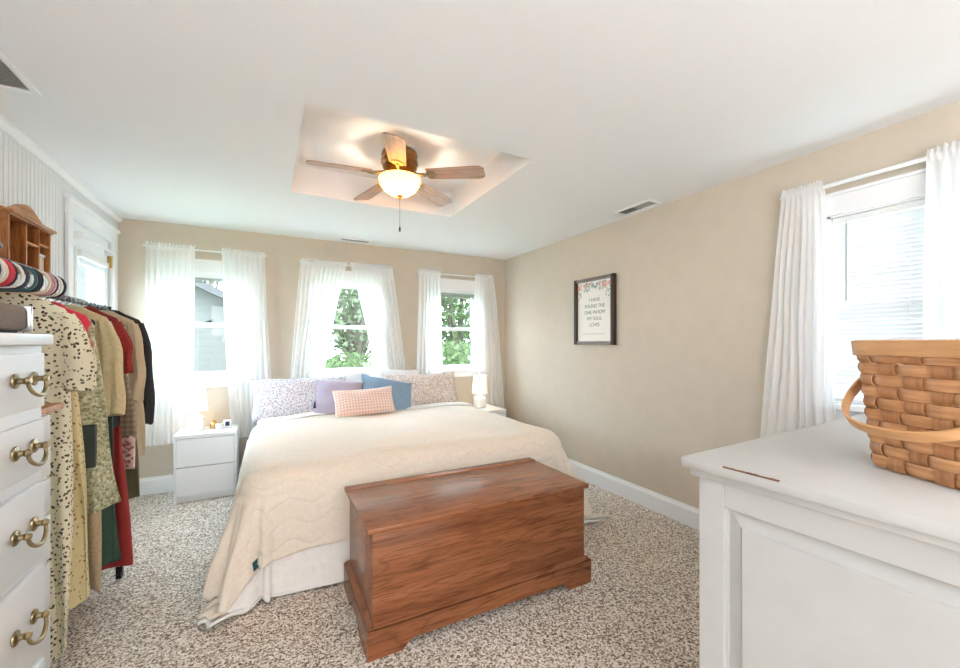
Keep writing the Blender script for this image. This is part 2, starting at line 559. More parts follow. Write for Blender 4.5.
mb = MB()
for a, b, c, d in wall_cells(XL - TH, XR + TH, 0, H + 0.3, [(x - WHW, x + WHW, WZ0, WZ1) for x in WINX]):
    mb.box(a, D, c, b, D + TH, d)
struct(mb.build('wall_back', M['wall']), 'beige painted wall with three curtained windows behind the bed', 'wall')
mb = MB()
for a, b, c, d in wall_cells(YR, D, 0, H + 0.3, [(W4Y - WHW, W4Y + WHW, WZ0, WZ1 + 0.04)]):
    mb.box(XR, a, c, XR + TH, b, d)
struct(mb.build('wall_right', M['wall']), 'beige painted wall carrying the framed print', 'wall')
# left wall: painted boards with vertical grooves
mb = MB()
for a, b, c, d in wall_cells(YR, D, 0, H + 0.3, [(DY0, DY1, 0.0, DZ1)]):
    mb.box(XL - TH, a, c, XL - 0.012, b, d)
y = YR
while y < DY0 - 0.08:
    y2 = min(y + 0.0415, DY0 - 0.075)
    mb.box(XL - 0.013, y + 0.003, 0.0, XL, y2 - 0.003, H, 0.002)
    y += 0.0415
mb.box(XL - 0.013, DY1 + 0.0, 0, XL, D, H)
mb.box(XL - 0.013, DY0 - 0.075, DZ1, XL, DY1, H)
struct(mb.build('wall_left', M['bead'], smooth=False), 'white grooved board wall behind the clothes rack', 'wall')
mb = MB()
for a, b, c, d in wall_cells(XL - TH, XR + TH, 0, H + 0.3, []):
    mb.box(a, YR - TH, c, b, YR, d)
struct(mb.build('wall_rear', M['wall']))
# ceiling with its square recess
mb = MB()
cx0, cx1, cy0, cy1 = XL - TH, XR + TH, YR - TH, D + TH
mb.box(cx0, cy0, H, cx1, RY0, H + 0.05)
mb.box(cx0, RY1, H, cx1, cy1, H + 0.05)
mb.box(cx0, RY0, H, RX0, RY1, H + 0.05)
mb.box(RX1, RY0, H, cx1, RY1, H + 0.05)
mb.box(RX0 - 0.03, RY0 - 0.03, H + 0.05, RX0, RY1 + 0.03, RZ)
mb.box(RX1, RY0 - 0.03, H + 0.05, RX1 + 0.03, RY1 + 0.03, RZ)
mb.box(RX0 - 0.03, RY0 - 0.03, H + 0.05, RX1 + 0.03, RY0, RZ)
mb.box(RX0 - 0.03, RY1, H + 0.05, RX1 + 0.03, RY1 + 0.03, RZ)
mb.box(RX0 - 0.03, RY0 - 0.03, RZ, RX1 + 0.03, RY1 + 0.03, RZ + 0.04)
struct(mb.build('ceiling', M['ceil'], smooth=False), 'white textured ceiling with a square recess', 'ceiling')

def skirting(name, axis, u0, u1, face):
    mb = MB()
    hh = 0.145
    prof = [(0, 0), (0.016, 0), (0.016, hh - 0.03), (0.012, hh - 0.018), (0.009, hh - 0.012), (0.008, hh), (0, hh)]
    if axis == 'back':
        mb.prism([(face - p, z) for p, z in prof], 'X', u0, u1)
    elif axis == 'right':
        mb.prism([(face - p, z) for p, z in prof], 'Y', u0, u1)
    else:
        mb.prism([(face + p, z) for p, z in prof], 'Y', u0, u1)
    struct(mb.build(name, M['trim'], smooth=False))
skirting('baseboard_back', 'back', XL, XR, D)
skirting('baseboard_right', 'right', YR, D - 0.017, XR)
skirting('baseboard_left', 'left', YR, DY0 - 0.09, XL)
# crown strip on the left wall and a thin bead along the beige walls
mb = MB()
mb.prism([(XL, H), (XL, H - 0.045), (XL + 0.012, H - 0.045), (XL + 0.03, H - 0.02), (XL + 0.03, H)], 'Y', YR, D)
struct(mb.build('trim_1', M['trim'], smooth=False))

# ------------------------------------------------------------------ windows
def window(name, loc, rz, top=WZ1):
    """local frame: x along the wall, y outward, z absolute"""
    w = bpy.data.objects.new(name, None)
    COL.objects.link(w); w.location = loc; w.rotation_euler = (0, 0, rz)
    w['kind'] = 'structure'
    mb = MB()
    hw, z0, z1 = WHW, WZ0, top
    mb.box(-hw - 0.07, -0.018, z0, -hw, 0.0, z1 + 0.01, 0.003)
    mb.box(hw, -0.018, z0, hw + 0.07, 0.0, z1 + 0.01, 0.003)
    mb.box(-hw - 0.075, -0.02, z1, hw + 0.075, 0.0, z1 + 0.115, 0.003)
    mb.box(-hw - 0.085, -0.03, z1 + 0.1, hw + 0.085, 0.0, z1 + 0.118, 0.003)
    for sx in (-1, 1):
        mb.box(min(sx * hw, sx * (hw - 0.015)), 0.0, z0, max(sx * hw, sx * (hw - 0.015)), TH + 0.02, z1)
    mb.box(-hw, 0.0, z1 - 0.012, hw, TH + 0.02, z1)
    mb.build('window_frame', M['trim'], w, world=False, smooth=False)
    mb = MB()
    mb.box(-hw - 0.09, -0.05, z0 - 0.025, hw + 0.09, 0.04, z0 + 0.005, 0.006)
    mb.box(-hw - 0.07, -0.018, z0 - 0.085, hw + 0.07, 0.0, z0 - 0.02, 0.003)
    mb.box(-hw, 0.0, z0 - 0.01, hw, TH + 0.05, z0 + 0.012)
    mb.build('sill', M['trim'], w, world=False, smooth=False)
    zm = 1.485
    for (a, b, yy) in ((z0 + 0.012, zm + 0.02, 0.045), (zm - 0.02, z1 - 0.012, 0.09)):
        mb = MB()
        sw = hw - 0.015
        g = 0.035
        mb.box(-sw, yy, a, -sw + g, yy + 0.035, b)
        mb.box(sw - g, yy, a, sw, yy + 0.035, b)
        mb.box(-sw + g, yy, a, sw - g, yy + 0.035, a + 0.045)
        mb.box(-sw + g, yy, b - 0.042, sw - g, yy + 0.035, b)
        f = mb.build('sash', M['trim'], w, world=False, smooth=False)
        mb = MB(); mb.box(-sw + g, yy + 0.015, a + 0.045, sw - g, yy + 0.019, b - 0.042)
        mb.build('pane', M['glass'], f, world=False, smooth=False)
    mb = MB(); mb.box(-0.028, 0.052, zm + 0.02, 0.028, 0.078, zm + 0.034, 0.004); mb.tube([(0.0, 0.06, zm + 0.036), (0.035, 0.05, zm + 0.044)], 0.006)
    mb.build('latch', M['darkgrey'], w, world=False)
    return w
for i, x in enumerate(WINX):
    window('window_%d' % (i + 1), (x, D, 0), 0)
window('window_4', (XR, W4Y, 0), -PI / 2, WZ1 + 0.04)

# door in the left wall
door = bpy.data.objects.new('door_1', None); COL.objects.link(door); door.location = (XL, (DY0 + DY1) / 2, 0); door['kind'] = 'structure'
mb = MB()
mb.box(XL, DY0 - 0.075, 0, XL + 0.02, DY0, DZ1 + 0.005, 0.004)
mb.box(XL, DY1, 0, XL + 0.02, DY1 + 0.075, DZ1 + 0.005, 0.004)
mb.box(XL, DY0 - 0.08, DZ1, XL + 0.022, DY1 + 0.08, DZ1 + 0.10, 0.004)
mb.box(XL, DY0 - 0.095, DZ1 + 0.09, XL + 0.04, DY1 + 0.095, DZ1 + 0.12, 0.006)
mb.build('door_casing', M['trim'], door, smooth=False)
mb = MB()
gy0, gy1, gz0, gz1 = 3.655, 4.145, 1.02, 1.93
for a, b, c, d in wall_cells(DY0 + 0.005, DY1 - 0.005, 0.01, DZ1 - 0.006, [(gy0, gy1, gz0, gz1)]):
    mb.box(XL - 0.06, a, c, XL - 0.015, b, d)
for (a, b, c, d) in ((gy0 - 0.03, gy0, gz0 - 0.03, gz1 + 0.03), (gy1, gy1 + 0.03, gz0 - 0.03, gz1 + 0.03), (gy0, gy1, gz1, gz1 + 0.03), (gy0, gy1, gz0 - 0.03, gz0)):
    mb.box(XL - 0.02, a, c, XL - 0.004, b, d, 0.004)
for (c, d) in ((0.18, 0.85),):
    mb.box(XL - 0.018, gy0, c, XL - 0.008, gy1, d, 0.006)
leaf = mb.build('door_leaf', M['trim'], door, smooth=False)
mb = MB(); mb.box(XL - 0.045, gy0, gz0, XL - 0.04, gy1, gz1)
mb.build('pane', M['glass'], leaf, smooth=False)
for z in (0.25, 1.1, 1.97):
    mb = MB(); mb.tube([(XL + 0.004, DY1 - 0.004, z - 0.05), (XL + 0.004, DY1 - 0.004, z + 0.05)], 0.007); mb.box(XL - 0.013, DY1 - 0.035, z - 0.045, XL - 0.01, DY1 - 0.002, z + 0.045)
    mb.build('hinge', M['hinge'], door)
mb = MB()
mb.tube([(XL + 0.035, 3.60, 2.03), (XL + 0.035, 4.20, 2.03)], 0.006)
for yy in (3.60, 4.20):
    mb.box(XL - 0.014, yy - 0.012, 2.005, XL + 0.042, yy + 0.012, 2.055, 0.004)
tag(mb.build('door_rod', M['white']), 'thin white curtain rod across the glazed door', 'curtain rod')
# raised blind over the door glass
t = thing('window_blind', 'white blind pulled up above the glass of the door', 'blind', (XL, 3.9, 1.85))
mb = MB(); mb.box(XL - 0.014, gy0 - 0.01, gz1 - 0.03, XL + 0.022, gy1 + 0.01, gz1 + 0.01, 0.003); mb.build('headrail', M['white'], t)
mb = MB()
for k in range(7):
    mb.box(XL - 0.012, gy0, gz1 - 0.04 - k * 0.006, XL + 0.014, gy1, gz1 - 0.037 - k * 0.006)
mb.build('slats', M['white'], t, smooth=False)

# blinds: raised stacks in two back windows, lowered in the right window
for i, lab in ((0, 'white blind pulled up at the top of the window above the lamp nightstand'), (2, 'white blind pulled up at the top of the window nearest the room corner')):
    x = WINX[i]
    t = thing('window_blind', lab, 'blind', (x, D + 0.02, WZ1 - 0.1))
    mb = MB(); mb.box(x - 0.295, D + 0.006, WZ1 - 0.045, x + 0.295, D + 0.04, WZ1 - 0.013, 0.002); mb.build('headrail', M['white'], t)
    mb = MB()
    for k in range(8):
        mb.box(x - 0.29, D + 0.01, WZ1 - 0.05 - k * 0.007, x + 0.29, D + 0.036, WZ1 - 0.047 - k * 0.007)
    mb.build('slats', M['grey'], t, smooth=False)
t = thing('window_blind', 'white slatted blind lowered over the window behind the basket', 'blind', (XR + 0.02, W4Y, WZ0 + 0.02))
mb = MB(); mb.box(XR + 0.003, W4Y - 0.295, WZ1 - 0.005, XR + 0.042, W4Y + 0.295, WZ1 + 0.026, 0.002); mb.build('headrail', M['white'], t)
mb = MB()
z = WZ1 - 0.022
k = 0
while z > WZ0 + 0.05:
    mtx = Matrix.Translation((XR + 0.022, W4Y, z)) @ Matrix.Rotation(math.radians(71 + (k % 3) * 2), 4, 'Y')
    mb.box(-0.0135, -0.288, -0.0006, 0.0135, 0.288, 0.0006, 0, mtx)
    z -= 0.0215; k += 1
mb.build('slats', M['blind'], t, smooth=False)
mb = MB(); mb.box(XR + 0.008, W4Y - 0.29, WZ0 + 0.018, XR + 0.036, W4Y + 0.29, WZ0 + 0.036, 0.003); mb.build('bottom_rail', M['white'], t)
mb = MB()
for dy in (-0.2, 0.0, 0.2):
    mb.tube([(XR + 0.022, W4Y + dy, WZ0 + 0.03), (XR + 0.022, W4Y + dy, WZ1)], 0.0012, 6)
mb.build('ladder_cord', M['white'], t)
mb = MB(); mb.tube([(XR + 0.004, W4Y + 0.235, WZ1 - 0.005), (XR + 0.001, W4Y + 0.235, WZ1 - 0.42)], 0.004, 8); mb.build('tilt_wand', M['grey'], t)

# ------------------------------------------------------------------ curtains
def curtain(label, top, bot, ztop, zbot, frame, group, folds=8, amp=0.016, pw=1.0, seed=0, off=0.055):
    """top/bot = (u0,u1) along the wall; frame(u, d, z) -> world; d = distance into the room"""
    rnd = random.Random(seed)
    ph = rnd.uniform(0, 6)
    ph2 = rnd.uniform(0, 6)
    zrod = ztop - 0.038
    hgt = ztop - zbot
    rows = [0, 0.006, 0.012, 0.018, 0.024, 0.03, 0.036, 0.042, 0.048, 0.056, 0.066, 0.08]
    rows = [r / hgt for r in rows] + [0.08 / hgt + (1 - 0.08 / hgt) * i / 50 for i in range(1, 51)]
    NR = len(rows) - 1
    def fn(a, bi):
        b = rows[int(round(bi * NR))]
        z = ztop - hgt * b
        e = b ** pw
        u0 = top[0] + (bot[0] - top[0]) * e
        u1 = top[1] + (bot[1] - top[1]) * e
        aw = a + (0.02 * math.sin(9 * b + ph2 + 7 * a) + 0.016 * math.sin(17 * a + ph)) * min(1, b * 3) * (1 - (2 * a - 1) ** 4)
        u = u0 + (u1 - u0) * min(1, max(0, aw))
        k = min(1, 0.25 + b * 2.5)
        d = off + 0.004 + amp * k * (0.75 * math.sin(2 * PI * folds * a + ph + 0.9 * math.sin(3 * b + ph2)) + 0.45 * math.sin(2 * PI * folds * 0.57 * a + ph2 + 1.5 * b))
        d += 0.012 * b
        ruf = math.sin(2 * PI * folds * 2.3 * a + ph)
        near = math.exp(-((z - zrod) / 0.02) ** 2)
        d = d * (1 - near) + (off + 0.0165 + 0.004 * ruf) * near
        zz = z
        if z > zrod:
            q = (z - zrod) / 0.038
            d = off + 0.0165 * (1 - q) + 0.004 + 0.007 * ruf * (0.5 + q)
            zz += q * 0.007 * math.sin(2 * PI * folds * 1.7 * a + ph2)
        return Vector(frame(u, max(d, 0.036), zz))
    mb = MB()
    mb.grid(fn, folds * 16, NR)
    o = mb.build('sheer_curtain', M['sheer'], None, angle=180)
    tag(o, label, 'curtain', group)
    return o
fb = lambda u, d, z: (u, D - d, z)
frt = lambda u, d, z: (XR - d, u, z)
curtain('white sheer curtain hanging straight behind the lamp nightstand', (-0.935, -0.585), (-0.945, -0.60), 2.19, 0.43, fb, 'sheer curtains', 8, 0.014, 1, 1)
curtain('white sheer curtain between the lamp nightstand and the lavender floral pillow', (-0.385, -0.035), (-0.31, 0.055), 2.19, 0.43, fb, 'sheer curtains', 8, 0.015, 1.2, 2)
curtain('white sheer curtain swept aside, above the lavender floral pillow', (0.285, 0.735), (0.165, 0.43), 2.165, 0.62, fb, 'sheer curtains', 10, 0.014, 0.85, 3)
curtain('white sheer curtain swept aside, above the rose floral pillow', (0.745, 1.20), (1.10, 1.40), 2.165, 0.62, fb, 'sheer curtains', 10, 0.014, 0.85, 4)
curtain('narrow white sheer curtain above the rose floral pillow beside the view of trees', (1.515, 1.775), (1.47, 1.81), 2.16, 0.45, fb, 'sheer curtains', 6, 0.015, 1, 5)
curtain('white sheer curtain in the room corner behind the small right lamp', (2.235, 2.47), (2.20, 2.65), 2.16, 0.43, fb, 'sheer curtains', 7, 0.016, 0.6, 6)
curtain('white sheer curtain on the right wall, between the framed print and the blind', (1.065, 1.262), (0.985, 1.395), 2.19, 0.42, frt, 'sheer curtains', 8, 0.017, 0.8, 7)
curtain('white sheer curtain at the picture edge covering the near side of the blind', (0.245, 0.685), (0.12, 0.70), 2.19, 0.42, frt, 'sheer curtains', 9, 0.017, 1, 8)

def rod(label, a, b, r=0.008, sock=None):
    a, b = Vector(a), Vector(b)
    t = thing('curtain_rod', label, 'curtain rod', (a + b) / 2, 'white curtain rods')
    mb = MB(); mb.tube([a, b], r); mb.build('rod', M['white'], t)
    for p in (a, b):
        d = (a - b).normalized() * (1 if p is a else -1)
        mb = MB(); mb.tube([p, p + d * 0.01, p + d * 0.02, p + d * 0.03], [0.008, 0.013, 0.012, 0.004]); mb.build('finial', M['white'], t)
        mb = MB()
        if abs(d.x) > 0.5:
            mb.box(p.x - 0.008, p.y - 0.006, p.z - 0.012, p.x + 0.008, D, p.z + 0.012, 0.002)
        else:
            mb.box(p.x - 0.006, p.y - 0.008, p.z - 0.012, XR, p.y + 0.008, p.z + 0.012, 0.002)
        mb.build('bracket', M['white'], t)
    return t
rod('white curtain rod over the window above the lamp nightstand', (-0.925, D - 0.055, 2.152), (-0.045, D - 0.055, 2.152))
rod('white curtain rod over the middle window behind the bed', (0.295, D - 0.055, 2.128), (1.19, D - 0.055, 2.128))
rod('white curtain rod over the window nearest the room corner', (1.525, D - 0.055, 2.122), (2.46, D - 0.055, 2.122))
rod('thick white curtain rod over the blind on the right wall', (XR - 0.055, 1.25, 2.152), (XR - 0.055, 0.255, 2.152), 0.011)

# ------------------------------------------------------------------ vents
def vent(label, x0, y0, x1, y1, z, long_axis='Y', dark=True, fr=0.022):
    t = thing('ceiling_vent', label, 'vent', ((x0 + x1) / 2, (y0 + y1) / 2, z))
    mb = MB()
    mb.box(x0, y0, z - 0.008, x1, y0 + fr, z, 0.002); mb.box(x0, y1 - fr, z - 0.008, x1, y1, z, 0.002)
    mb.box(x0, y0 + fr, z - 0.008, x0 + fr, y1 - fr, z, 0.002); mb.box(x1 - fr, y0 + fr, z - 0.008, x1, y1 - fr, z, 0.002)
    mb.build('frame', M['trim'], t)
    mb = MB(); mb.box(x0 + fr, y0 + fr, z - 0.0015, x1 - fr, y1 - fr, z); mb.build('backing', M['darkgrey'] if dark else M['ventgrey'], t)
    mb = MB()
    if long_axis == 'Y':
        n = int((y1 - y0 - 2 * fr) / 0.016)
        for k in range(n):
            yy = y0 + fr + 0.008 + k * 0.016
            r = Matrix.Translation(((x0 + x1) / 2, yy, z - 0.004)) @ Matrix.Rotation(math.radians(40 if yy > (y0 + y1) / 2 else -40), 4, 'X')
            mb.box(-(x1 - x0) / 2 + fr, -0.004, -0.0006, (x1 - x0) / 2 - fr, 0.004, 0.0006, 0, r)
        mb.box(x0 + fr, (y0 + y1) / 2 - 0.006, z - 0.007, x1 - fr, (y0 + y1) / 2 + 0.006, z - 0.001)
    else:
        n = int((x1 - x0 - 2 * fr) / 0.016)
        for k in range(n):
            xx = x0 + fr + 0.008 + k * 0.016
            r = Matrix.Translation((xx, (y0 + y1) / 2, z - 0.004)) @ Matrix.Rotation(math.radians(40), 4, 'Y')
            mb.box(-0.004, -(y1 - y0) / 2 + fr, -0.0006, 0.004, (y1 - y0) / 2 - fr, 0.0006, 0, r)
    mb.build('louvres', M['grey'], t, smooth=False)
vent('white ceiling register near the right wall', 2.492, 2.07, 2.628, 2.42, H)
vent('white ceiling register close to the back wall', 0.64, 4.265, 0.955, 4.375, H, 'X', fr=0.02)
vent('large grey ceiling grille over the left dresser', -1.06, 1.55, -0.86, 2.405, H, 'Y', dark=False, fr=0.025)

# ------------------------------------------------------------------ ceiling fan
FX, FY = 0.766, 2.61
fan = thing('ceiling_fan', 'bronze ceiling fan with five wooden blades and a lit glass bowl, in the ceiling recess', 'ceiling fan', (FX, FY, RZ))
mb = MB(); mb.lathe([(0.0, 0), (0.125, 0), (0.125, -0.012), (0.0, -0.014)], (FX, FY, RZ)); mb.build('ceiling_plate', M['trim'], fan)
mb = MB(); mb.lathe([(0.0, -0.012), (0.112, -0.012), (0.118, -0.03), (0.108, -0.05), (0.118, -0.06), (0.12, -0.085), (0.104, -0.10), (0.112, -0.11), (0.10, -0.135), (0.075, -0.155), (0.0, -0.157)], (FX, FY, RZ)); mb.build('motor_housing', M['bronze'], fan)
mb = MB(); mb.lathe([(0.0, -0.15), (0.06, -0.15), (0.065, -0.165), (0.055, -0.178), (0.075, -0.188), (0.09, -0.192), (0.0, -0.194)], (FX, FY, RZ)); mb.build('switch_housing', M['bronze'], fan)
mb = MB(); mb.lathe([(0.126, -0.180), (0.132, -0.178), (0.136, -0.19), (0.128, -0.222), (0.105, -0.255), (0.07, -0.28), (0.03, -0.292), (0.001, -0.294)], (FX, FY, RZ), 40, 2.0, False); mb.build('glass_bowl', M['bowl'], fan)
mb = MB(); mb.lathe([(0.0, -0.286), (0.022, -0.288), (0.024, -0.296), (0.012, -0.305), (0.014, -0.312), (0.0, -0.322)], (FX, FY, RZ)); mb.build('finial', M['bronze'], fan)
mb = MB(); mb.tube([(FX, FY, RZ - 0.32), (FX, FY, RZ - 0.50)], 0.0016, 6); ch = mb.build('pull_chain', M['brass'], fan)
mb = MB(); mb.tube([(FX, FY, RZ - 0.495), (FX, FY, RZ - 0.505), (FX, FY, RZ - 0.525), (FX, FY, RZ - 0.532)], [0.003, 0.006, 0.006, 0.002], 10); mb.build('chain_pull', M['darkgrey'], ch)
BZ = 2.425
for k in range(5):
    a = math.radians(178.0 + 72 * k)
    R = Matrix.Translation((FX, FY, BZ)) @ Matrix.Rotation(a, 4, 'Z') @ Matrix.Rotation(math.radians(2.5), 4, 'Y') @ Matrix.Rotation(math.radians(-12), 4, 'X')
    out = []
    for i in range(9):
        out.append((0.19 + 0.33 * i / 8, 0.052 + 0.013 * i / 8))
    for i in range(1, 8):
        th = PI / 2 * i / 8
        out.append((0.52 + 0.05 * math.sin(th), 0.065 * (0.35 + 0.65 * math.cos(th))))
    poly = out + [(x, -y_) for x, y_ in reversed(out)]
    mb = MB(); mb.prism(poly, 'Z', -0.003, 0.003, None)
    o = mb.build('blade', M['blade'], fan, world=False, smooth=False)
    o.matrix_basis = Matrix.Translation(-fan.location) @ R
    mb = MB()
    mb.tube([(0.07, 0, 0.012), (0.12, 0, 0.0), (0.17, 0, -0.008), (0.21, 0, -0.005)], [0.014, 0.011, 0.012, 0.01], 8)
    mb.prism([(0.18, 0.0), (0.19, 0.03), (0.215, 0.042), (0.235, 0.03), (0.25, 0.0), (0.235, -0.03), (0.215, -0.042), (0.19, -0.03)], 'Z', -0.0075, -0.003)
    o2 = mb.build('blade_iron', M['brass'], o, world=False)
lamp = bpy.data.lights.new('fan_bulb', 'POINT'); lamp.energy = 18; lamp.color = (1, 0.88, 0.70); lamp.shadow_soft_size = 0.05
lo = bpy.data.objects.new('fan_bulb', lamp); lo.location = (FX, FY, 2.345); COL.objects.link(lo)

# ------------------------------------------------------------------ framed print on the right wall
sg = thing('framed_print', 'dark framed floral verse print hanging on the right beige wall', 'picture', (XR - 0.02, 2.846, 1.297))
y0, y1, z0, z1 = 2.576, 3.088, 1.299, 1.923
mb = MB(); mb.box(XR - 0.042, y0, z0, XR - 0.001, y0 + 0.034, z1, 0.002); mb.build('frame_side', M['frame'], sg)
mb = MB(); mb.box(XR - 0.042, y1 - 0.034, z0, XR - 0.001, y1, z1, 0.002); mb.build('frame_side', M['frame'], sg)
mb = MB(); mb.box(XR - 0.036, y0 + 0.034, z0, XR - 0.001, y1 - 0.034, z0 + 0.032, 0.002); mb.build('frame_rail', M['framegrey'], sg)
mb = MB(); mb.box(XR - 0.036, y0 + 0.034, z1 - 0.032, XR - 0.001, y1 - 0.034, z1, 0.002); mb.build('frame_rail', M['framegrey'], sg)
mb = MB(); mb.box(XR - 0.018, y0 + 0.03, z0 + 0.03, XR - 0.002, y1 - 0.03, z1 - 0.03); pr = mb.build('print', M['paper'], sg, smooth=False)
rnd = random.Random(3)
petals = {'petalpink': MB(), 'petalrose': MB(), 'petalteal': MB(), 'petalgreen': MB()}
def petal(key, yy, zz, ang, l, w):
    pts = []
    for i in range(10):
        a = 2 * PI * i / 10
        px_, pz_ = l * math.cos(a), w * math.sin(a)
        pts.append((yy + px_ * math.cos(ang) - pz_ * math.sin(ang), zz + px_ * math.sin(ang) + pz_ * math.cos(ang)))
    d = rnd.uniform(0, 0.0008)
    petals[key].prism(pts, 'X', XR - 0.0195 - d, XR - 0.0178)
for cy_, cz_, r_ in ((2.70, 1.845, 0.036), (2.77, 1.862, 0.022), (2.95, 1.855, 0.026), (3.035, 1.84, 0.028), (2.65, 1.85, 0.024), (2.87, 1.868, 0.018)):
    for k in range(6):
        a = k * PI / 3
        petal('petalpink' if k % 2 else 'petalrose', cy_ + r_ * 0.5 * math.cos(a), cz_ + r_ * 0.4 * math.sin(a), a, r_ * 0.55, r_ * 0.35)
for k in range(80):
    yy = rnd.uniform(2.63, 3.06)
    e = abs(yy - 2.846) / 0.22
    zz = 1.885 - rnd.random() ** 1.3 * (0.05 + 0.13 * e ** 1.5) - 0.01
    petal('petalteal' if rnd.random() < 0.5 else 'petalgreen', yy, zz, rnd.uniform(0.8, 2.4), rnd.uniform(0.008, 0.016), rnd.uniform(0.003, 0.006))
for key, nm in (('petalpink', 'printed_flower'), ('petalrose', 'printed_flower'), ('petalteal', 'printed_leaf'), ('petalgreen', 'printed_leaf')):
    petals[key].build(nm, M[key], pr, smooth=False)
def text(body, size, loc, rot, m, name, parent, extr=0.0004):
    cu = bpy.data.curves.new(name, 'FONT')
    cu.body = body; cu.size = size; cu.align_x = 'CENTER'; cu.align_y = 'CENTER'; cu.extrude = extr
    tmp = bpy.data.objects.new('tmp_text', cu)
    COL.objects.link(tmp)
    bpy.context.view_layer.update()
    dg = bpy.context.evaluated_depsgraph_get()
    me = bpy.data.meshes.new_from_object(tmp.evaluated_get(dg))
    bpy.data.objects.remove(tmp); bpy.data.curves.remove(cu)
    me.transform(Matrix.Translation(Vector(loc) - root_of(parent).location) @ rot)
    me.materials.clear(); me.materials.append(m)
    o = bpy.data.objects.new(name, me); COL.objects.link(o); o.parent = parent
    return o
RT = Matrix.Rotation(-PI / 2, 4, 'Z') @ Matrix.Rotation(PI / 2, 4, 'X')
for i, ln in enumerate(('I HAVE', 'FOUND THE', 'ONE WHOM', 'MY SOUL', 'LOVES')):
    text(ln, 0.046, (XR - 0.0184, 2.83, 1.715 - i * 0.058), RT, M['ink'], 'verse_line', pr)
mb = MB(); mb.box(XR - 0.0188, 2.70, 1.398, XR - 0.0178, 2.99, 1.401); mb.build('rule_line', M['ink'], pr, smooth=False)

# ------------------------------------------------------------------ blanket chest
cx0, cx1, cy0, cy1 = 0.368, 1.566, 1.70, 2.275
ch = thing('blanket_chest', 'reddish oak blanket chest standing at the foot of the bed', 'chest', ((cx0 + cx1) / 2, (cy0 + cy1) / 2, 0))
i_ = 0.018
mb = MB(); mb.box(cx0 + i_, cy0 + i_, 0.05, cx1 - i_, cy1 - i_, 0.515, 0.004); mb.build('body', M['oak'], ch)
mb = MB(); mb.box(cx0 - 0.006, cy0 + 0.002, 0.515, cx1 + 0.004, cy1 - 0.07, 0.540, 0.007); mb.build('lid', M['oak'], ch)
mb = MB(); mb.box(cx0 - 0.006, cy1 - 0.068, 0.515, cx1 + 0.004, cy1 + 0.004, 0.543, 0.006); mb.build('hinge_rail', M['oak'], ch)
def foot_poly(a, b):
    fl, hgt = 0.15, 0.125
    return [(a, 0), (a + fl, 0), (a + fl + 0.012, 0.012), (a + fl + 0.03, 0.03), (a + fl + 0.055, 0.04), (b - fl - 0.055, 0.04), (b - fl - 0.03, 0.03), (b - fl - 0.012, 0.012), (b - fl, 0), (b, 0), (b, hgt - 0.018), (b, hgt), (a, hgt), (a, hgt - 0.018)]
for ya, yb, a, b in ((cy0 - 0.008, cy0 + 0.014, cy0 - 0.008, cy0 + i_ + 0.001), (cy1 - 0.014, cy1 + 0.008, cy1 + 0.008, cy1 - i_ - 0.001)):
    mb = MB()
    mb.prism(foot_poly(cx0 - 0.008, cx1 + 0.008), 'Y', ya, yb)
    mb.prism([(a, 0.12), (a, 0.127), (b, 0.14), (b, 0.12)], 'X', cx0, cx1)
    mb.build('plinth', M['oak'], ch, smooth=False)
for xa, xb, a, b in ((cx0 - 0.008, cx0 + 0.014, cx0 - 0.008, cx0 + i_ + 0.001), (cx1 - 0.014, cx1 + 0.008, cx1 + 0.008, cx1 - i_ - 0.001)):
    mb = MB()
    mb.prism(foot_poly(cy0 + 0.014, cy1 - 0.014), 'X', xa, xb)
    mb.prism([(a, 0.12), (a, 0.127), (b, 0.14), (b, 0.12)], 'Y', cy0 - 0.004, cy1 + 0.004)
    mb.build('plinth_side', M['oaky'], ch, smooth=False)

# ------------------------------------------------------------------ bed
BX, HWM = 0.925, 1.015
YH, YF = 4.36, 2.40
ZT = 0.60
bed = thing('bed', 'wide bed made up under the windows of the back wall', 'bed', (BX, (YH + YF) / 2, 0))
mb = MB(); mb.box(BX - HWM + 0.02, YF + 0.02, 0.14, BX + HWM - 0.02, YH, 0.33, 0.03); mb.build('box_spring', M['mattress'], bed)
mb = MB(); mb.box(BX - HWM + 0.01, YF + 0.01, 0.33, BX + HWM - 0.01, YH, ZT - 0.01, 0.05); mb.build('mattress', M['mattress'], bed)
for sx in (-1, 1):
    for yy in (YF + 0.12, YH - 0.12):
        mb = MB(); mb.tube([(BX + sx * (HWM - 0.14), yy, 0), (BX + sx * (HWM - 0.14), yy, 0.14)], 0.02); mb.build('leg', M['black'], bed)

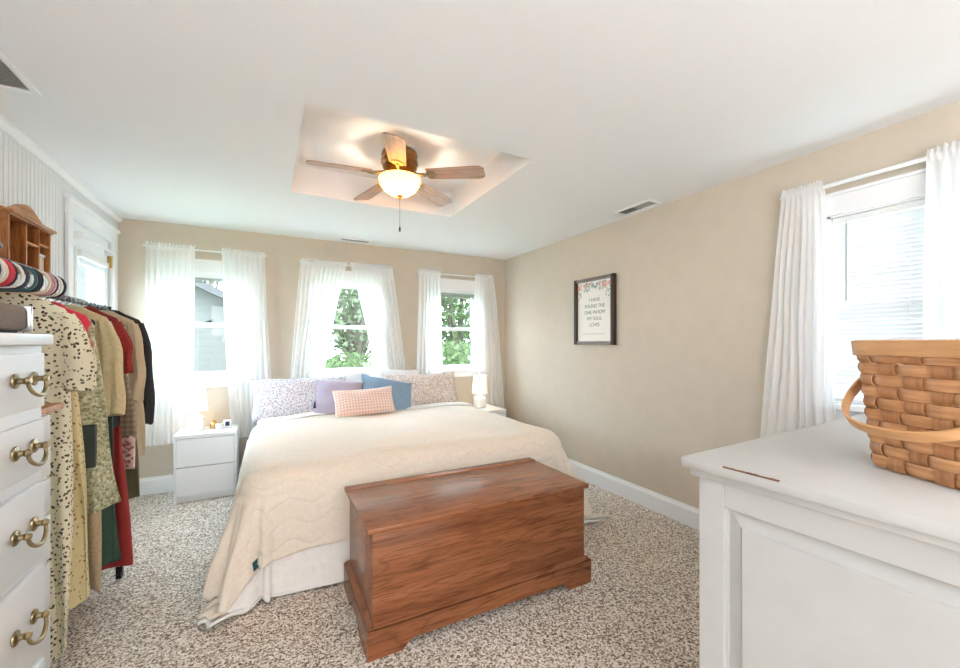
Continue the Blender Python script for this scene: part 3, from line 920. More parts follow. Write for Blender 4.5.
def drape(hw, ylen0, ylen1, zt, r, oL, oR, oF, flare, amp, seed, rip=9.0, crown=0.03, low=0.012, oLhead=None):
    """a cloth laid over the bed: u across, v from the head (ylen0) to the foot (ylen1)"""
    rnd = random.Random(seed)
    p1, p2, p3 = rnd.uniform(0, 6), rnd.uniform(0, 6), rnd.uniform(0, 6)
    ln = ylen0 - ylen1
    arc = r * PI / 2
    def at(u, v):
        cu = max(-(hw - r), min(hw - r, u))
        cv = min(ln - r, v)
        ex, ey = u - cu, v - cv
        L_ = math.hypot(ex, ey)
        X, Y, Z = BX + cu, ylen0 - cv, zt
        cr = crown * max(0, 1 - (cu / hw) ** 2) * min(1, max(0, (ln - cv) / 0.35)) ** 0.5
        wr = 0.006 * math.sin(5 * u + 3.1 * v + p1) + 0.004 * math.sin(11 * u - 6 * v + p2)
        Z += cr + wr
        if L_ < 1e-6:
            return Vector((X, Y, Z))
        nx, ny = ex / L_, ey / L_
        ang = math.atan2(ey, abs(ex))
        per = (cv if ex == 0 or ey == 0 else ln) + (cu if ey > 0 and ex == 0 else 0) * 1.0 + ang * 1.1 + (0 if u < 0 else 5)
        if L_ < arc:
            o_, dz = r * math.sin(L_ / r), r * (1 - math.cos(L_ / r))
        else:
            s_ = L_ - arc
            corner = math.sin(2 * ang) if ex and ey else 0
            fl = flare + (0.15 if u < 0 else 0.22) * corner
            q = min(1, s_ / 0.35)
            ripple = amp * q * (math.sin(rip * per + p3) + 0.5 * math.sin(rip * 2.3 * per + p1)) * (1 + 1.3 * corner)
            dz = r + s_ * math.sqrt(max(0.05, 1 - fl * fl))
            o_ = r + s_ * fl + ripple + 0.012
        z = Z - dz
        if z < low:
            ext = low - z
            o_ += ext * 0.7
            z = low + 0.008 * (1 + math.sin(14 * per + p2)) + 0.01 * min(1, ext / .1) * (1 + math.sin(25 * u + 19 * v))
        return Vector((X + nx * o_, Y - ny * o_, z))
    return at
def cloth(name, m, at, hw, ln, oL, oR, oF, v0, label, cat, nu=150, nv=120, solid=0.012, lshape=None, hem=None):
    def uvw(a, b):
        v = v0 + (ln + oF - v0) * b
        l_ = oL if lshape is None else lshape(v)
        u = -hw - l_ + (2 * hw + l_ + oR) * a
        if hem:
            v = v0 + (ln + hem(a) - v0) * b
        return u, v
    mb = MB()
    mb.grid(lambda a, b: at(*uvw(a, b)), nu, nv, lambda a, b: uvw(a, b))
    o = mb.build(name, m, None, angle=180, solid=solid, keep_normals=True)
    tag(o, label, cat)
    return o
ln = YH - YF
at1 = drape(HWM + 0.02, YH, YF, ZT + 0.014, 0.12, 0.5, 0.5, 0.5, 0.12, 0.018, 11, 9, 0.02)
cloth('comforter', M['quilt'], at1, HWM + 0.02, ln, 0.56, 0.45, 0.585, 0.12, 'white quilted comforter showing below the cream blanket at the hem of the bed', 'comforter', 150, 120, 0.012, lshape=lambda v: 0.30 + 0.23 * min(1, max(0, (v - 0.75) / 0.6)), hem=lambda a: 0.585 - 0.10 * max(0, 1 - a / 0.25) - 0.12 * max(0, (a - 0.78) / 0.22))
at2 = drape(HWM + 0.05, YH, YF - 0.024, ZT + 0.046, 0.14, 0.5, 0.5, 0.5, 0.13, 0.018, 11, 9, 0.022, low=0.035)
blk = cloth('blanket', M['blanket'], at2, HWM + 0.05, ln + 0.024, 0.5, 0.47, 0.45, 0.50, 'cream fleece blanket with wavy stitching spread over the bed', 'blanket', 180, 140, 0.014,
            lshape=lambda v: 0.13 + 0.37 * min(1, max(0, (v - 0.45) / 0.9)) ** 0.8, hem=lambda a: 0.36 + 0.09 * max(0, 1 - a / 0.34) + 0.10 * max(0, (a - 0.66) / 0.34) + 0.008 * math.sin(21 * a))
# folded top edge of the blanket
def foldfn(a, b):
    u = (a - 0.5) * 2 * (HWM + 0.02)
    th = 2 * PI * b
    p = at2(max(-HWM, min(HWM, u)), 0.47)
    return p + Vector((0, 0.09 * math.cos(th), 0.012 + 0.016 * math.sin(th) + 0.004 * math.sin(9 * u)))
mb = MB(); mb.grid(foldfn, 60, 16)
o = mb.build('fold', M['quilt'], blk, angle=180)
# care tags near the hanging corner of the blanket
def stick_tag(u, v, w_, h_, m, nm, nudge=0.012):
    p = at2(u, v); du = (at2(u + 0.02, v) - p).normalized(); dv = (at2(u, v + 0.02) - p).normalized()
    n = du.cross(dv).normalized()
    if n.y > 0:
        n = -n
    mb = MB()
    R = Matrix((( du.x, dv.x, n.x, p.x + n.x * nudge), (du.y, dv.y, n.y, p.y + n.y * nudge), (du.z, dv.z, n.z, p.z + n.z * nudge), (0, 0, 0, 1)))
    mb.box(-w_ / 2, -h_ / 2, -0.002, w_ / 2, h_ / 2, 0.002, 0, R)
    return mb.build(nm, m, blk, smooth=False)
tg = stick_tag(-HWM - 0.07, ln + 0.385, 0.055, 0.045, M['tag'], 'brand_tag'); tg['label'] = 'small dark teal tag'
tg = stick_tag(-HWM + 0.0, ln + 0.375, 0.05, 0.055, M['tagw'], 'care_tag'); tg['label'] = 'small off-white care tag'

# ------------------------------------------------------------------ pillows
def pillow(name, label, m, w, h, t, loc, tilt, rz=0, roll=0, cat='pillow', group='pillows on the bed', flange=0.0, seed=0, sag=0.0):
    rnd = random.Random(seed)
    a1, a2 = rnd.uniform(0, 6), rnd.uniform(0, 6)
    n = 26
    def pt(u, v, side):
        e = max(0.0, (1 - abs(u) ** 2.2)) ** 0.62 * max(0.0, (1 - abs(v) ** 2.2)) ** 0.62
        x = w / 2 * u * (1 - 0.05 * (1 - v * v) * 0 - 0.045 * (1 - abs(v)) * abs(u) ** 3 * 0 + 0.0) * (1 - 0.05 * (1 - v ** 2) * abs(u) ** 2)
        z = h / 2 * v * (1 - 0.07 * (1 - u ** 2) * abs(v) ** 2)
        z -= sag * (1 - u * u) * (1 if v > 0 else 0) * v
        y = side * t / 2 * e + side * 0.006 * e * math.sin(6 * u + a1) * math.sin(5 * v + a2)
        y += 0.01 * math.sin(2 * u + a2)
        return Vector((x, y, z))
    mb = MB()
    mb.grid(lambda a, b: pt(a * 2 - 1, b * 2 - 1, -1), n, n)
    mb.grid(lambda a, b: pt(a * 2 - 1, b * 2 - 1, 1), n, n)
    bmesh.ops.remove_doubles(mb.b, verts=mb.b.verts, dist=0.0008)
    o = mb.build(name, m, None, world=False, angle=180)
    o.location = loc
    o.rotation_euler = (Matrix.Rotation(rz, 3, 'Z') @ Matrix.Rotation(tilt, 3, 'X') @ Matrix.Rotation(roll, 3, 'Y')).to_euler()
    tag(o, label, cat, group)
    return o
R_ = math.radians
pillow('pillow', 'white pillow leaning on the wall behind the lavender floral pillow', M['pillowwhite'], 0.55, 0.38, 0.13, (0.64, 4.275, 0.85), R_(-18), seed=1)
pillow('pillow', 'white pillow leaning on the wall behind the rose floral pillow', M['pillowwhite'], 0.55, 0.38, 0.13, (1.205, 4.275, 0.855), R_(-18), 0, R_(2), seed=2)
pillow('pillow', 'long lavender floral pillow at the window side of the lamp', M['shamblue'], 0.82, 0.40, 0.17, (0.27, 4.07, 0.815), R_(-26), R_(4), R_(1), seed=3)
pillow('pillow', 'long rose floral pillow at the right end of the bed', M['shampink'], 0.80, 0.39, 0.16, (1.44, 4.09, 0.815), R_(-26), R_(-3), R_(-1), seed=4)
mv = pillow('throw_pillow', 'mauve square throw pillow with a navy tassel, half hidden by the gingham cushion', M['mauve'], 0.42, 0.38, 0.13, (0.575, 3.895, 0.81), R_(-36), R_(-8), R_(4), 'throw pillow', seed=5)
mb = MB(); mb.lathe([(0.0, 0.012), (0.007, 0.01), (0.006, 0.0), (0.014, -0.045), (0.0, -0.047)], (0.0, 0, 0)); tz = mb.build('tassel', M['navy'], mv, world=False)
tz.location = (-0.2, -0.03, -0.07)
pillow('throw_pillow', 'dusty blue throw pillow tipped on its corner', M['bluepillow'], 0.52, 0.40, 0.12, (1.02, 3.905, 0.80), R_(-36), R_(8), R_(15), 'throw pillow', seed=6)
pillow('throw_pillow', 'small pink gingham cushion lying in front of the other pillows', M['gingham'], 0.54, 0.27, 0.12, (0.77, 3.735, 0.785), R_(-34), R_(-3), R_(-3), 'throw pillow', seed=7)

# ------------------------------------------------------------------ nightstands
def nightstand(label, x0, x1, y0, y1, h):
    t = thing('nightstand', label, 'nightstand', ((x0 + x1) / 2, (y0 + y1) / 2, 0), 'white two drawer nightstands')
    mb = MB()
    mb.box(x0, y0 + 0.003, 0, x0 + 0.016, y1, h - 0.03, 0.001); mb.box(x1 - 0.016, y0 + 0.003, 0, x1, y1, h - 0.03, 0.001)
    mb.box(x0 + 0.016, y1 - 0.012, 0.06, x1 - 0.016, y1, h - 0.03); mb.box(x0 + 0.016, y0 + 0.03, 0.05, x1 - 0.016, y1 - 0.012, 0.066)
    mb.box(x0 + 0.016, y0 + 0.035, 0.0, x1 - 0.016, y0 + 0.05, 0.05)
    mb.build('carcass', M['white'], t, smooth=False)
    mb = MB(); mb.box(x0 - 0.002, y0 - 0.002, h - 0.03, x1 + 0.002, y1, h, 0.002); mb.build('top', M['white'], t, smooth=False)
    for (a, b) in ((0.062, 0.292), (0.297, h - 0.034)):
        mb = MB(); mb.box(x0 + 0.018, y0, a, x1 - 0.018, y0 + 0.018, b, 0.002); mb.box(x0 + 0.03, y0 + 0.018, a + 0.02, x1 - 0.03, y1 - 0.03, b - 0.04)
        mb.build('drawer', M['white'], t, smooth=False)
nightstand('white two drawer nightstand under the window by the clothes rack', -0.685, -0.245, 4.055, 4.395, 0.56)
nightstand('white nightstand between the bed and the right wall', 2.06, 2.40, 3.95, 4.395, 0.56)

def table_lamp(label, x, y, z, s=1.0):
    t = thing('table_lamp', label, 'lamp', (x, y, z), 'small white bedside lamps')
    mb = MB(); mb.lathe([(0.0, 0), (0.055, 0), (0.066, 0.012), (0.068, 0.09), (0.06, 0.115), (0.03, 0.13), (0.026, 0.155), (0.0, 0.156)], (x, y, z), 32, 3.6); mb.build('base', M['ceramic'], t)
    mb = MB(); mb.tube([(x, y, z + 0.15), (x, y, z + 0.25)], 0.006); mb.build('stem', M['grey'], t)
    mb = MB()
    n = 40
    for a, b, q in ((0.092, 0.076, 1), (0.089, 0.073, -1)):
        mb.loft([[Vector((x + r * math.cos(2 * PI * k / n), y + r * math.sin(2 * PI * k / n), z + zz)) for k in range(n)] for r, zz in ((a, 0.168), (b, 0.378))], cap=False)
    mb.build('lamp_shade', M['shade'], t)
    d = bpy.data.lights.new('bedside_bulb', 'POINT'); d.energy = 0.8; d.color = (1, 0.86, 0.68); d.shadow_soft_size = 0.03
    o = bpy.data.objects.new('bedside_bulb', d); o.location = (x, y, z + 0.28); COL.objects.link(o)
table_lamp('white lamp with a glowing shade on the nightstand by the clothes rack', -0.565, 4.25, 0.56)
table_lamp('white lamp with a glowing shade on the nightstand in the room corner', 2.19, 4.20, 0.56)

# small items on the left nightstand
M['amber'] = plain('amber_glass', (196, 158, 90), 0.15)
M['reed'] = plain('reed_stick', (206, 178, 130), 0.8)
t = thing('reed_diffuser', 'small amber reed diffuser beside the lamp on the nightstand', 'diffuser', (-0.43, 4.27, 0.56))
mb = MB(); mb.lathe([(0, 0), (0.026, 0), (0.03, 0.006), (0.03, 0.04), (0.014, 0.055), (0.014, 0.068), (0.0, 0.069)], (-0.43, 4.27, 0.56)); mb.build('bottle', M['amber'], t)
for k in range(5):
    mb = MB(); mb.tube([(-0.43, 4.27, 0.60), (-0.43 + 0.045 * math.cos(k * 1.3), 4.27 + 0.03 * math.sin(k * 1.3), 0.71)], 0.0022, 6); mb.build('reed', M['reed'], t)
t = thing('candle_jar', 'small cream candle jar beside the reed diffuser', 'candle', (-0.385, 4.20, 0.56))
mb = MB(); mb.lathe([(0, 0), (0.024, 0), (0.027, 0.004), (0.027, 0.05), (0.022, 0.05), (0.0, 0.046)], (-0.385, 4.20, 0.56)); mb.build('jar', M['ceramic'], t)
mb = MB(); mb.tube([(-0.385, 4.20, 0.605), (-0.384, 4.20, 0.618)], 0.002, 6); mb.build('wick', M['darkgrey'], t)
t = thing('photo_frame', 'tiny white photo frame on the nightstand next to the bed', 'photo frame', (-0.325, 4.22, 0.56))
Rm = Matrix.Translation((-0.325, 4.22, 0.56)) @ Matrix.Rotation(R_(-12), 4, 'X')
mb = MB(); mb.box(-0.03, -0.006, 0, 0.03, 0.006, 0.075, 0.002, Rm); mb.prism([(0.006, 0.05), (0.006, 0.0), (0.03, -0.004)], 'X', -0.01, 0.01, Rm); mb.build('frame', M['ceramic'], t)
mb = MB(); mb.box(-0.016, -0.0072, 0.02, 0.016, -0.006, 0.058, 0, Rm); mb.build('photo', M['navy'], t, smooth=False)

# ------------------------------------------------------------------ right dresser (long axis towards the right wall)
DZ = 1.03
RA = R_(3.0)
dr = thing('dresser', 'large white painted dresser with a worn top edge, under the basket', 'dresser', (0.938, 0.676, 0), None, RA)
LEN, DEP = 1.62, 0.65
# local: x along its length (to the right wall), y negative towards the camera side
ov = 0.026
mb = MB(); mb.box(-0.004, -DEP + 0.004, DZ - 0.026, LEN, 0.004, DZ, 0.005); mb.box(0.012, -DEP + 0.02, DZ - 0.045, LEN - 0.01, -0.01, DZ - 0.026, 0.004)
top = mb.build('top', M['dresser'], dr, world=False)
# the worn strip on the end edge of the top
rnd = random.Random(9)
mb = MB()
for (a, b, w_) in ((-0.10, -0.17, 0.003), (-0.15, -0.215, 0.005)):
    up = [(a + (b - a) * i / 10, 0) for i in range(11)]
    poly = [(-0.003 + 0.0035 + rnd.uniform(0, w_), yy) for yy, _ in up] + [(-0.0030 - 0.0 , yy) for yy, _ in reversed(up)]
    mb.prism([(x_ , y_) for x_, y_ in poly], 'Z', DZ - 0.006, DZ + 0.0004)
wn_ = mb.build('worn_edge', M['worn'], top, world=False, smooth=False); wn_['label'] = 'strip of bare brown wood along the worn top edge'
mb = MB()
mb.box(ov + 0.02, -DEP + ov + 0.02, 0.06, LEN - 0.02, -ov - 0.005, DZ - 0.045)
# end frame: stiles and rails around the raised panel
y_a, y_b = -DEP + ov, -ov
fx = ov
sw_ = 0.062
mb.box(fx, y_b - sw_, 0.0, fx + 0.03, y_b, DZ - 0.045, 0.002)
mb.box(fx, y_a, 0.0, fx + 0.03, y_a + sw_, DZ - 0.045, 0.002)
mb.box(fx, y_a + sw_, DZ - 0.045 - 0.06, fx + 0.03, y_b - sw_, DZ - 0.045, 0.001)
mb.box(fx, y_a + sw_, 0.08, fx + 0.03, y_b - sw_, 0.2, 0.001)
mb.box(LEN - 0.03, y_a, 0.0, LEN, y_b, 0.1)
mb.build('carcass', M['dresser'], dr, world=False, smooth=False)
# raised panel (bevelled field)
mb = MB()
pa, pb, pz0, pz1 = y_a + sw_, y_b - sw_, 0.2, DZ - 0.105
def rect(i, x):
    return [Vector((x, pa + i, pz0 + i)), Vector((x, pb - i, pz0 + i)), Vector((x, pb - i, pz1 - i)), Vector((x, pa + i, pz1 - i))]
mb.loft([rect(0, fx + 0.03), rect(0, fx + 0.016), rect(0.004, fx + 0.017), rect(0.036, fx + 0.006), rect(0.040, fx + 0.001), rect(0.045, fx + 0.0008)], cap=True)
mb.build('raised_panel', M['dresser'], dr, world=False, smooth=False)
for r_ in range(4):
    for c_ in range(2):
        xa = ov + 0.04 + c_ * (LEN - 0.1) / 2
        xb = xa + (LEN - 0.1) / 2 - 0.02
        za = 0.12 + r_ * 0.205
        mb = MB(); mb.box(xa, -DEP + ov - 0.012, za, xb, -DEP + ov + 0.02, za + 0.185, 0.006)
        dw = mb.build('drawer', M['dresser'], dr, world=False)
        for q in (0.25, 0.75):
            mb = MB(); mb.tube([(xa + (xb - xa) * q, -DEP + ov - 0.012, za + 0.09), (xa + (xb - xa) * q, -DEP + ov - 0.024, za + 0.09), (xa + (xb - xa) * q, -DEP + ov - 0.036, za + 0.09)], [0.007, 0.006, 0.014])
            mb.build('knob', M['brass'], dw, world=False)

# ------------------------------------------------------------------ basket
bk = thing('wicker_basket', 'woven splint basket with a bent wood handle on the white dresser', 'basket', (1.315, 0.285, DZ), None, R_(-22.8))
BH, HB, HT = 0.294, 0.105, 0.129
NS = 5              # uprights per side
def section(z, off, par):
    """point on the rounded-square wall at perimeter parameter par in [0,4*NS)"""
    hw = HB + (HT - HB) * (z / BH) + off
    rc = 0.035
    # rounded square of half-width hw, walked by arc length of the reference square
    s_ = (par / (4 * NS)) * 4
    side = int(s_) % 4
    f = s_ - int(s_)
    q = (f - 0.5) * 2
    a = math.atan(q * 1.0) + side * PI / 2
    ca, sa = math.cos(a), math.sin(a)
    n_ = 9.0
    k = (abs(ca) ** n_ + abs(sa) ** n_) ** (-1 / n_)
    return Vector((hw * k * ca, hw * k * sa, z))
rows = 10
mb = MB()
rh = (BH - 0.03) / rows
STEPS = 8
for r_ in range(rows):
    za = 0.006 + r_ * rh
    par = [i / STEPS for i in range(4 * NS * STEPS)]
    ring = []
    for p in par:
        wv = 0.0042 * math.cos(PI * (p - 0.5 + (r_ % 2)) )
        c_in = section(za + 0.001, wv - 0.0012, p); c_in2 = section(za + rh - 0.001, wv - 0.0012, p)
        c_o = section(za + 0.001, wv + 0.0004, p); c_m = section(za + rh / 2, wv + 0.0022, p); c_o2 = section(za + rh - 0.001, wv + 0.0004, p)
        ring.append([c_in, c_o, c_m, c_o2, c_in2])
    vs = [[mb.b.verts.new(q) for q in rr] for rr in ring]
    nn = len(vs)
    for i in range(nn):
        a, c = vs[i], vs[(i + 1) % nn]
        for j in range(5):
            mb.b.faces.new((a[j], a[(j + 1) % 5], c[(j + 1) % 5], c[j]))
mb.build('weavers', M['weaver'], bk, world=False, angle=50)
mb = MB()
for s_ in range(4 * NS):
    p0 = s_ + 0.5
    rings = []
    for i in range(rows * 4 + 1):
        z = 0.002 + (BH - 0.012) * i / (rows * 4)
        ro = (z - 0.006) / rh
        o_ = -0.0042 * math.cos(PI * (s_ + math.floor(max(0, ro)) % 2)) * math.sin(PI * min(1, max(0, ro - math.floor(max(0, ro))))) ** 0.6 if 0 <= ro < rows else 0
        w_ = 0.36
        rings.append([section(z, o_ - 0.001, p0 - w_), section(z, o_ + 0.0008, p0 - w_), section(z, o_ + 0.0012, p0), section(z, o_ + 0.0008, p0 + w_), section(z, o_ - 0.001, p0 + w_)])
    mb.loft(rings)
mb.build('uprights', M['splint'], bk, world=False, angle=50)
mb = MB()
for (z0_, z1_, o0, o1) in ((BH - 0.036, BH + 0.002, 0.003, 0.009), ):
    par = [i / 4 for i in range(4 * NS * 4)]
    vs = [[mb.b.verts.new(q) for q in (section(z0_, -0.006, p), section(z0_, o0, p), section(z0_ + 0.003, o1, p), section(z1_ - 0.003, o1, p), section(z1_, o0, p), section(z1_, -0.006, p))] for p in par]
    nn = len(vs)
    for i in range(nn):
        a, c = vs[i], vs[(i + 1) % nn]
        for j in range(6):
            mb.b.faces.new((a[j], a[(j + 1) % 6], c[(j + 1) % 6], c[j]))
mb.build('rim', M['rim'], bk, world=False, angle=50)
mb = MB(); mb.box(-HB + 0.006, -HB + 0.006, 0.0, HB - 0.006, HB - 0.006, 0.008, 0.003); mb.build('bottom', M['splint'], bk, world=False)
# handle swung down in front of the -x side
mb = MB()
rings = []
al = R_(35)
for i in range(41):
    ph = PI * i / 40
    yy = 0.163 * (abs(math.cos(ph)) ** 0.75) * (1 if math.cos(ph) > 0 else -1)
    rr = 0.235 * math.sin(ph) ** 0.85 if 0 < i < 40 else 0
    c = Vector((-rr * math.cos(al) , yy, 0.237 - rr * math.sin(al)))
    rings.append(c)
strip = []
for i, c in enumerate(rings):
    t_ = (rings[min(40, i + 1)] - rings[max(0, i - 1)]).normalized()
    wdir = Vector((math.sin(al), 0, -math.cos(al))) * -1      # across the band (normal of the hoop plane)
    nd = t_.cross(wdir).normalized()
    w_, h_ = 0.0105, 0.003
    strip.append([c + wdir * w_ + nd * h_, c + wdir * w_ - nd * h_, c - wdir * w_ - nd * h_, c - wdir * w_ + nd * h_])
mb.loft(strip)
mb.build('handle', M['rim'], bk, world=False)
for sgn in (-1, 1):
    mb = MB(); mb.tube([(0, sgn * 0.128, 0.237), (0, sgn * 0.17, 0.237)], 0.005); mb.build('handle_pin', M['brass'], bk, world=False)

# ------------------------------------------------------------------ tall white chest on the left
t = thing('chest_of_drawers', 'tall white chest of drawers with brass bail pulls by the left wall', 'chest of drawers', (-0.87, 1.31, 0))
FXc = -0.63
mb = MB(); mb.box(-1.115, 0.86, 0.05, FXc, 1.76, 1.312, 0.004); mb.box(-1.11, 0.87, 0.0, FXc - 0.015, 1.75, 0.06); mb.build('carcass', M['chestwhite'], t)
mb = MB(); mb.box(-1.12, 0.84, 1.312, FXc + 0.02, 1.782, 1.346, 0.006); mb.build('top', M['chestwhite'], t)
for (a, b) in ((1.124, 1.288), (0.931, 1.085), (0.664, 0.893), (0.372, 0.640), (0.09, 0.348)):
    mb = MB(); mb.box(FXc - 0.002, 0.90, a, FXc + 0.016, 1.735, b, 0.005)
    dw = mb.build('drawer', M['chestwhite'], t)
    zc = (a + b) / 2 + 0.008
    for yc in (1.02, 1.612):
        mb = MB()
        for dy in (-0.05, 0.05):
            mb.tube([(FXc + 0.016, yc + dy, zc), (FXc + 0.018, yc + dy, zc), (FXc + 0.022, yc + dy, zc), (FXc + 0.026, yc + dy, zc), (FXc + 0.036, yc + dy, zc), (FXc + 0.042, yc + dy, zc), (FXc + 0.050, yc + dy, zc)], [0.017, 0.021, 0.020, 0.009, 0.008, 0.012, 0.007], 14)
        pts = []
        for i in range(17):
            ph = PI * i / 16
            pts.append((FXc + 0.043 + 0.008 * math.sin(ph), yc - 0.05 * math.cos(ph) * (1 - 0.25 * math.sin(ph) ** 2), zc - 0.002 - 0.042 * math.sin(ph) ** 0.7))
        mb.tube(pts, [0.0045 + 0.0015 * math.sin(PI * i / 16) for i in range(17)], 10)
        mb.build('bail_pull', M['brass'], dw)
# box resting on the chest
M['boxbrown'] = plain('brown_grey_fabric', (132, 116, 106), 0.85, noise=0.12, nscale=120)
t = thing('speaker_box', 'small brown and silver box on top of the tall white chest', 'box', (-0.80, 1.58, 1.346))
mb = MB(); mb.box(-0.95, 1.46, 1.356, -0.645, 1.715, 1.43, 0.012); mb.build('body', M['boxbrown'], t)
mb = MB(); mb.box(-0.952, 1.715, 1.352, -0.638, 1.731, 1.433, 0.006); mb.build('side_panel', M['chrome'], t)
mb = MB(); mb.box(-0.945, 1.465, 1.346, -0.66, 1.70, 1.357, 0.003); mb.build('base', M['darkgrey'], t)

# narrow drawer tower with a wood top
M['towertop'] = wood('orange_pine', lin((176, 106, 60)), lin((206, 140, 88)), lin((222, 160, 110)), 'X', 1.0, 0.4)
t = thing('drawer_tower', 'narrow white drawer tower with an orange wood top, behind the tall chest', 'drawer unit', (-0.9, 1.92, 0))
mb = MB(); mb.box(-1.10, 1.795, 0.02, -0.715, 2.035, 1.075, 0.003); mb.build('carcass', M['chestwhite'], t)
mb = MB(); mb.box(-1.11, 1.79, 1.075, -0.672, 2.045, 1.098, 0.004); mb.build('top', M['towertop'], t)
z = 1.06
for hgt in (0.10, 0.125, 0.125, 0.17, 0.17, 0.27):
    mb = MB(); mb.box(-0.72, 1.81, z - hgt + 0.012, -0.70, 2.02, z, 0.003); mb.box(-0.71, 1.88, z - 0.022, -0.692, 1.95, z - 0.014)
    mb.build('drawer', M['chestwhite'], t); z -= hgt + 0.003

# ------------------------------------------------------------------ wall cubby shelf
t = thing('cubby_shelf', 'honey oak cubby shelf with an arched crest on the grooved white wall', 'shelf', (-1.07, 2.69, 1.68))
sx0, sx1, sy0, sy1, sz0, sz1 = XL + 0.001, -1.0, 2.50, 2.885, 1.665, 1.885
mb = MB()
mb.box(sx0, sy0, sz0, sx1, sy0 + 0.013, sz1); mb.build('side', M['oakdark'], t, smooth=False)
mb = MB(); mb.box(sx0, sy1 - 0.013, sz0, sx1, sy1, sz1)
mb.build('side', M['oakdark'], t, smooth=False)
mb = MB(); mb.box(sx0, sy0 + 0.013, sz0, sx0 + 0.006, sy1 - 0.013, sz1); mb.build('back_panel', M['oakshelf'], t, smooth=False)
mb = MB(); mb.box(sx0, sy0 + 0.013, sz0, sx1, sy1 - 0.013, sz0 + 0.012); mb.build('bottom', M['oakshelf'], t, smooth=False)
mb = MB(); mb.box(sx0, sy0 - 0.015, sz1, sx1 + 0.02, sy1 + 0.015, sz1 + 0.014, 0.004); mb.box(sx0, sy0 - 0.006, sz1 - 0.008, sx1 + 0.008, sy1 + 0.006, sz1); mb.build('cornice', M['oakshelf'], t, smooth=False)
poly = [(sy0 - 0.01, sz1 + 0.014)]
for i in range(25):
    q = i / 24
    poly.append((sy0 - 0.01 + (sy1 - sy0 + 0.02) * q, sz1 + 0.016 + 0.062 * (math.sin(PI * q) ** 2.2) + 0.006))
poly.append((sy1 + 0.01, sz1 + 0.014))
mb = MB(); mb.prism(poly, 'X', sx1 - 0.03, sx1 - 0.012); mb.build('crest', M['oakshelf'], t, smooth=False)
d1, d2 = sy0 + 0.15, sy0 + 0.265
mb = MB(); mb.box(sx0 + 0.006, d1, sz0 + 0.012, sx1 - 0.002, d1 + 0.01, sz1); mb.build('divider', M['oakdark'], t, smooth=False)
mb = MB(); mb.box(sx0 + 0.006, d2, sz0 + 0.012, sx1 - 0.002, d2 + 0.01, sz1); mb.build('divider', M['oakdark'], t, smooth=False)
mb = MB(); mb.box(sx0 + 0.006, d1 + 0.01, 1.785, sx1 - 0.003, d2, 1.795); mb.build('shelf_board', M['oakshelf'], t, smooth=False)
mb = MB(); mb.box(sx0 + 0.006, d2 + 0.01, 1.80, sx1 - 0.003, sy1 - 0.013, 1.81); mb.build('shelf_board', M['oakshelf'], t, smooth=False)
M['trinket'] = plain('cream_trinket', (214, 200, 176), 0.5)
tk = thing('trinket_box', 'small cream box on the lower right cubby of the oak shelf', 'box', (-1.06, 2.82, sz0 + 0.012))
mb = MB(); mb.box(-1.10, 2.785, sz0 + 0.012, -1.015, 2.858, sz0 + 0.085, 0.003); mb.build('body', M['trinket'], tk)
mb = MB(); mb.box(-1.104, 2.781, sz0 + 0.085, -1.011, 2.862, sz0 + 0.10, 0.003); mb.build('lid', M['ceramic'], tk)
for (yy, zz, hh, m, lab) in ((2.70, 1.795, 0.045, 'darkgrey', 'dark little bottle on the upper middle cubby of the oak shelf'), (2.82, 1.81, 0.03, 'ceramic', 'squat white jar on the upper right cubby of the oak shelf')):
    mb = MB(); mb.lathe([(0, 0), (0.017, 0), (0.018, hh * 0.6), (0.009, hh * 0.75), (0.009, hh), (0, hh)], (-1.04, yy, zz))
    tag(mb.build('small_bottle', M[m]), lab, 'bottle')

# ------------------------------------------------------------------ empty hangers on the wall rail
WRX, WRZ = -0.945, 1.700
t = thing('wall_rail', 'dark hanging rail under the oak shelf carrying the empty hangers', 'rail', (WRX, 1.9, WRZ))
mb = MB(); mb.tube([(WRX, 1.45, WRZ), (WRX, 2.30, WRZ)], 0.008); mb.build('rail', M['black'], t)
for yy in (1.47, 2.285):
    mb = MB(); mb.tube([(WRX, yy, WRZ), (XL, yy, WRZ)], 0.006); mb.build('bracket', M['black'], t)
HC = {'black': (34, 32, 36), 'pink': (214, 92, 116), 'white': (232, 228, 222), 'cream': (226, 212, 186), 'teal': (54, 98, 104), 'navy': (44, 52, 70), 'dusty pink': (206, 156, 164), 'red': (206, 50, 70), 'grey': (140, 138, 140)}
for k_, v_ in HC.items():
    M['h_' + k_] = plain('hanger_' + k_.replace(' ', '_'), v_, 0.45)
def hanger_mesh(tube_r=0.0045, hw=0.18, drop=0.075, barh=0.10, hook=0.05):
    """origin at the top of the hook where it meets the rail; hangs in the x-z plane"""
    mb = MB()
    pts = []
    zt = -hook
    top_ = zt - 0.012
    for i in range(9):
        q = i / 8
        pts.append((hw * q * 0.94, 0, top_ - drop * q ** 1.25))
    zc = top_ - drop
    rr = (barh - 0.0) / 2 * 0.55
    for i in range(1, 8):
        a = PI / 2 - PI * i / 8
        pts.append((hw * 0.94 + rr * 0.75 * math.cos(a), 0, zc - rr + rr * math.sin(a)))
    zb = zc - 2 * rr
    pts.append((hw * 0.9, 0, zb))
    full = pts + [(-x, 0, z) for x, _, z in reversed(pts)]
    full.append(full[0])
    mb.tube(full, tube_r, 8, cap=False)
    return mb, zt
def hook_mesh(hook=0.05):
    mb = MB()
    pts = [(0, 0, -hook - 0.014), (0, 0, -hook + 0.012)]
    for i in range(9):
        a = -PI / 2 + PI * 1.25 * i / 8
        pts.append((0.018 * math.cos(a), 0, -0.013 + 0.0175 * math.sin(a) + 0.0))
    mb.tube(pts, 0.0022, 6)
    return mb
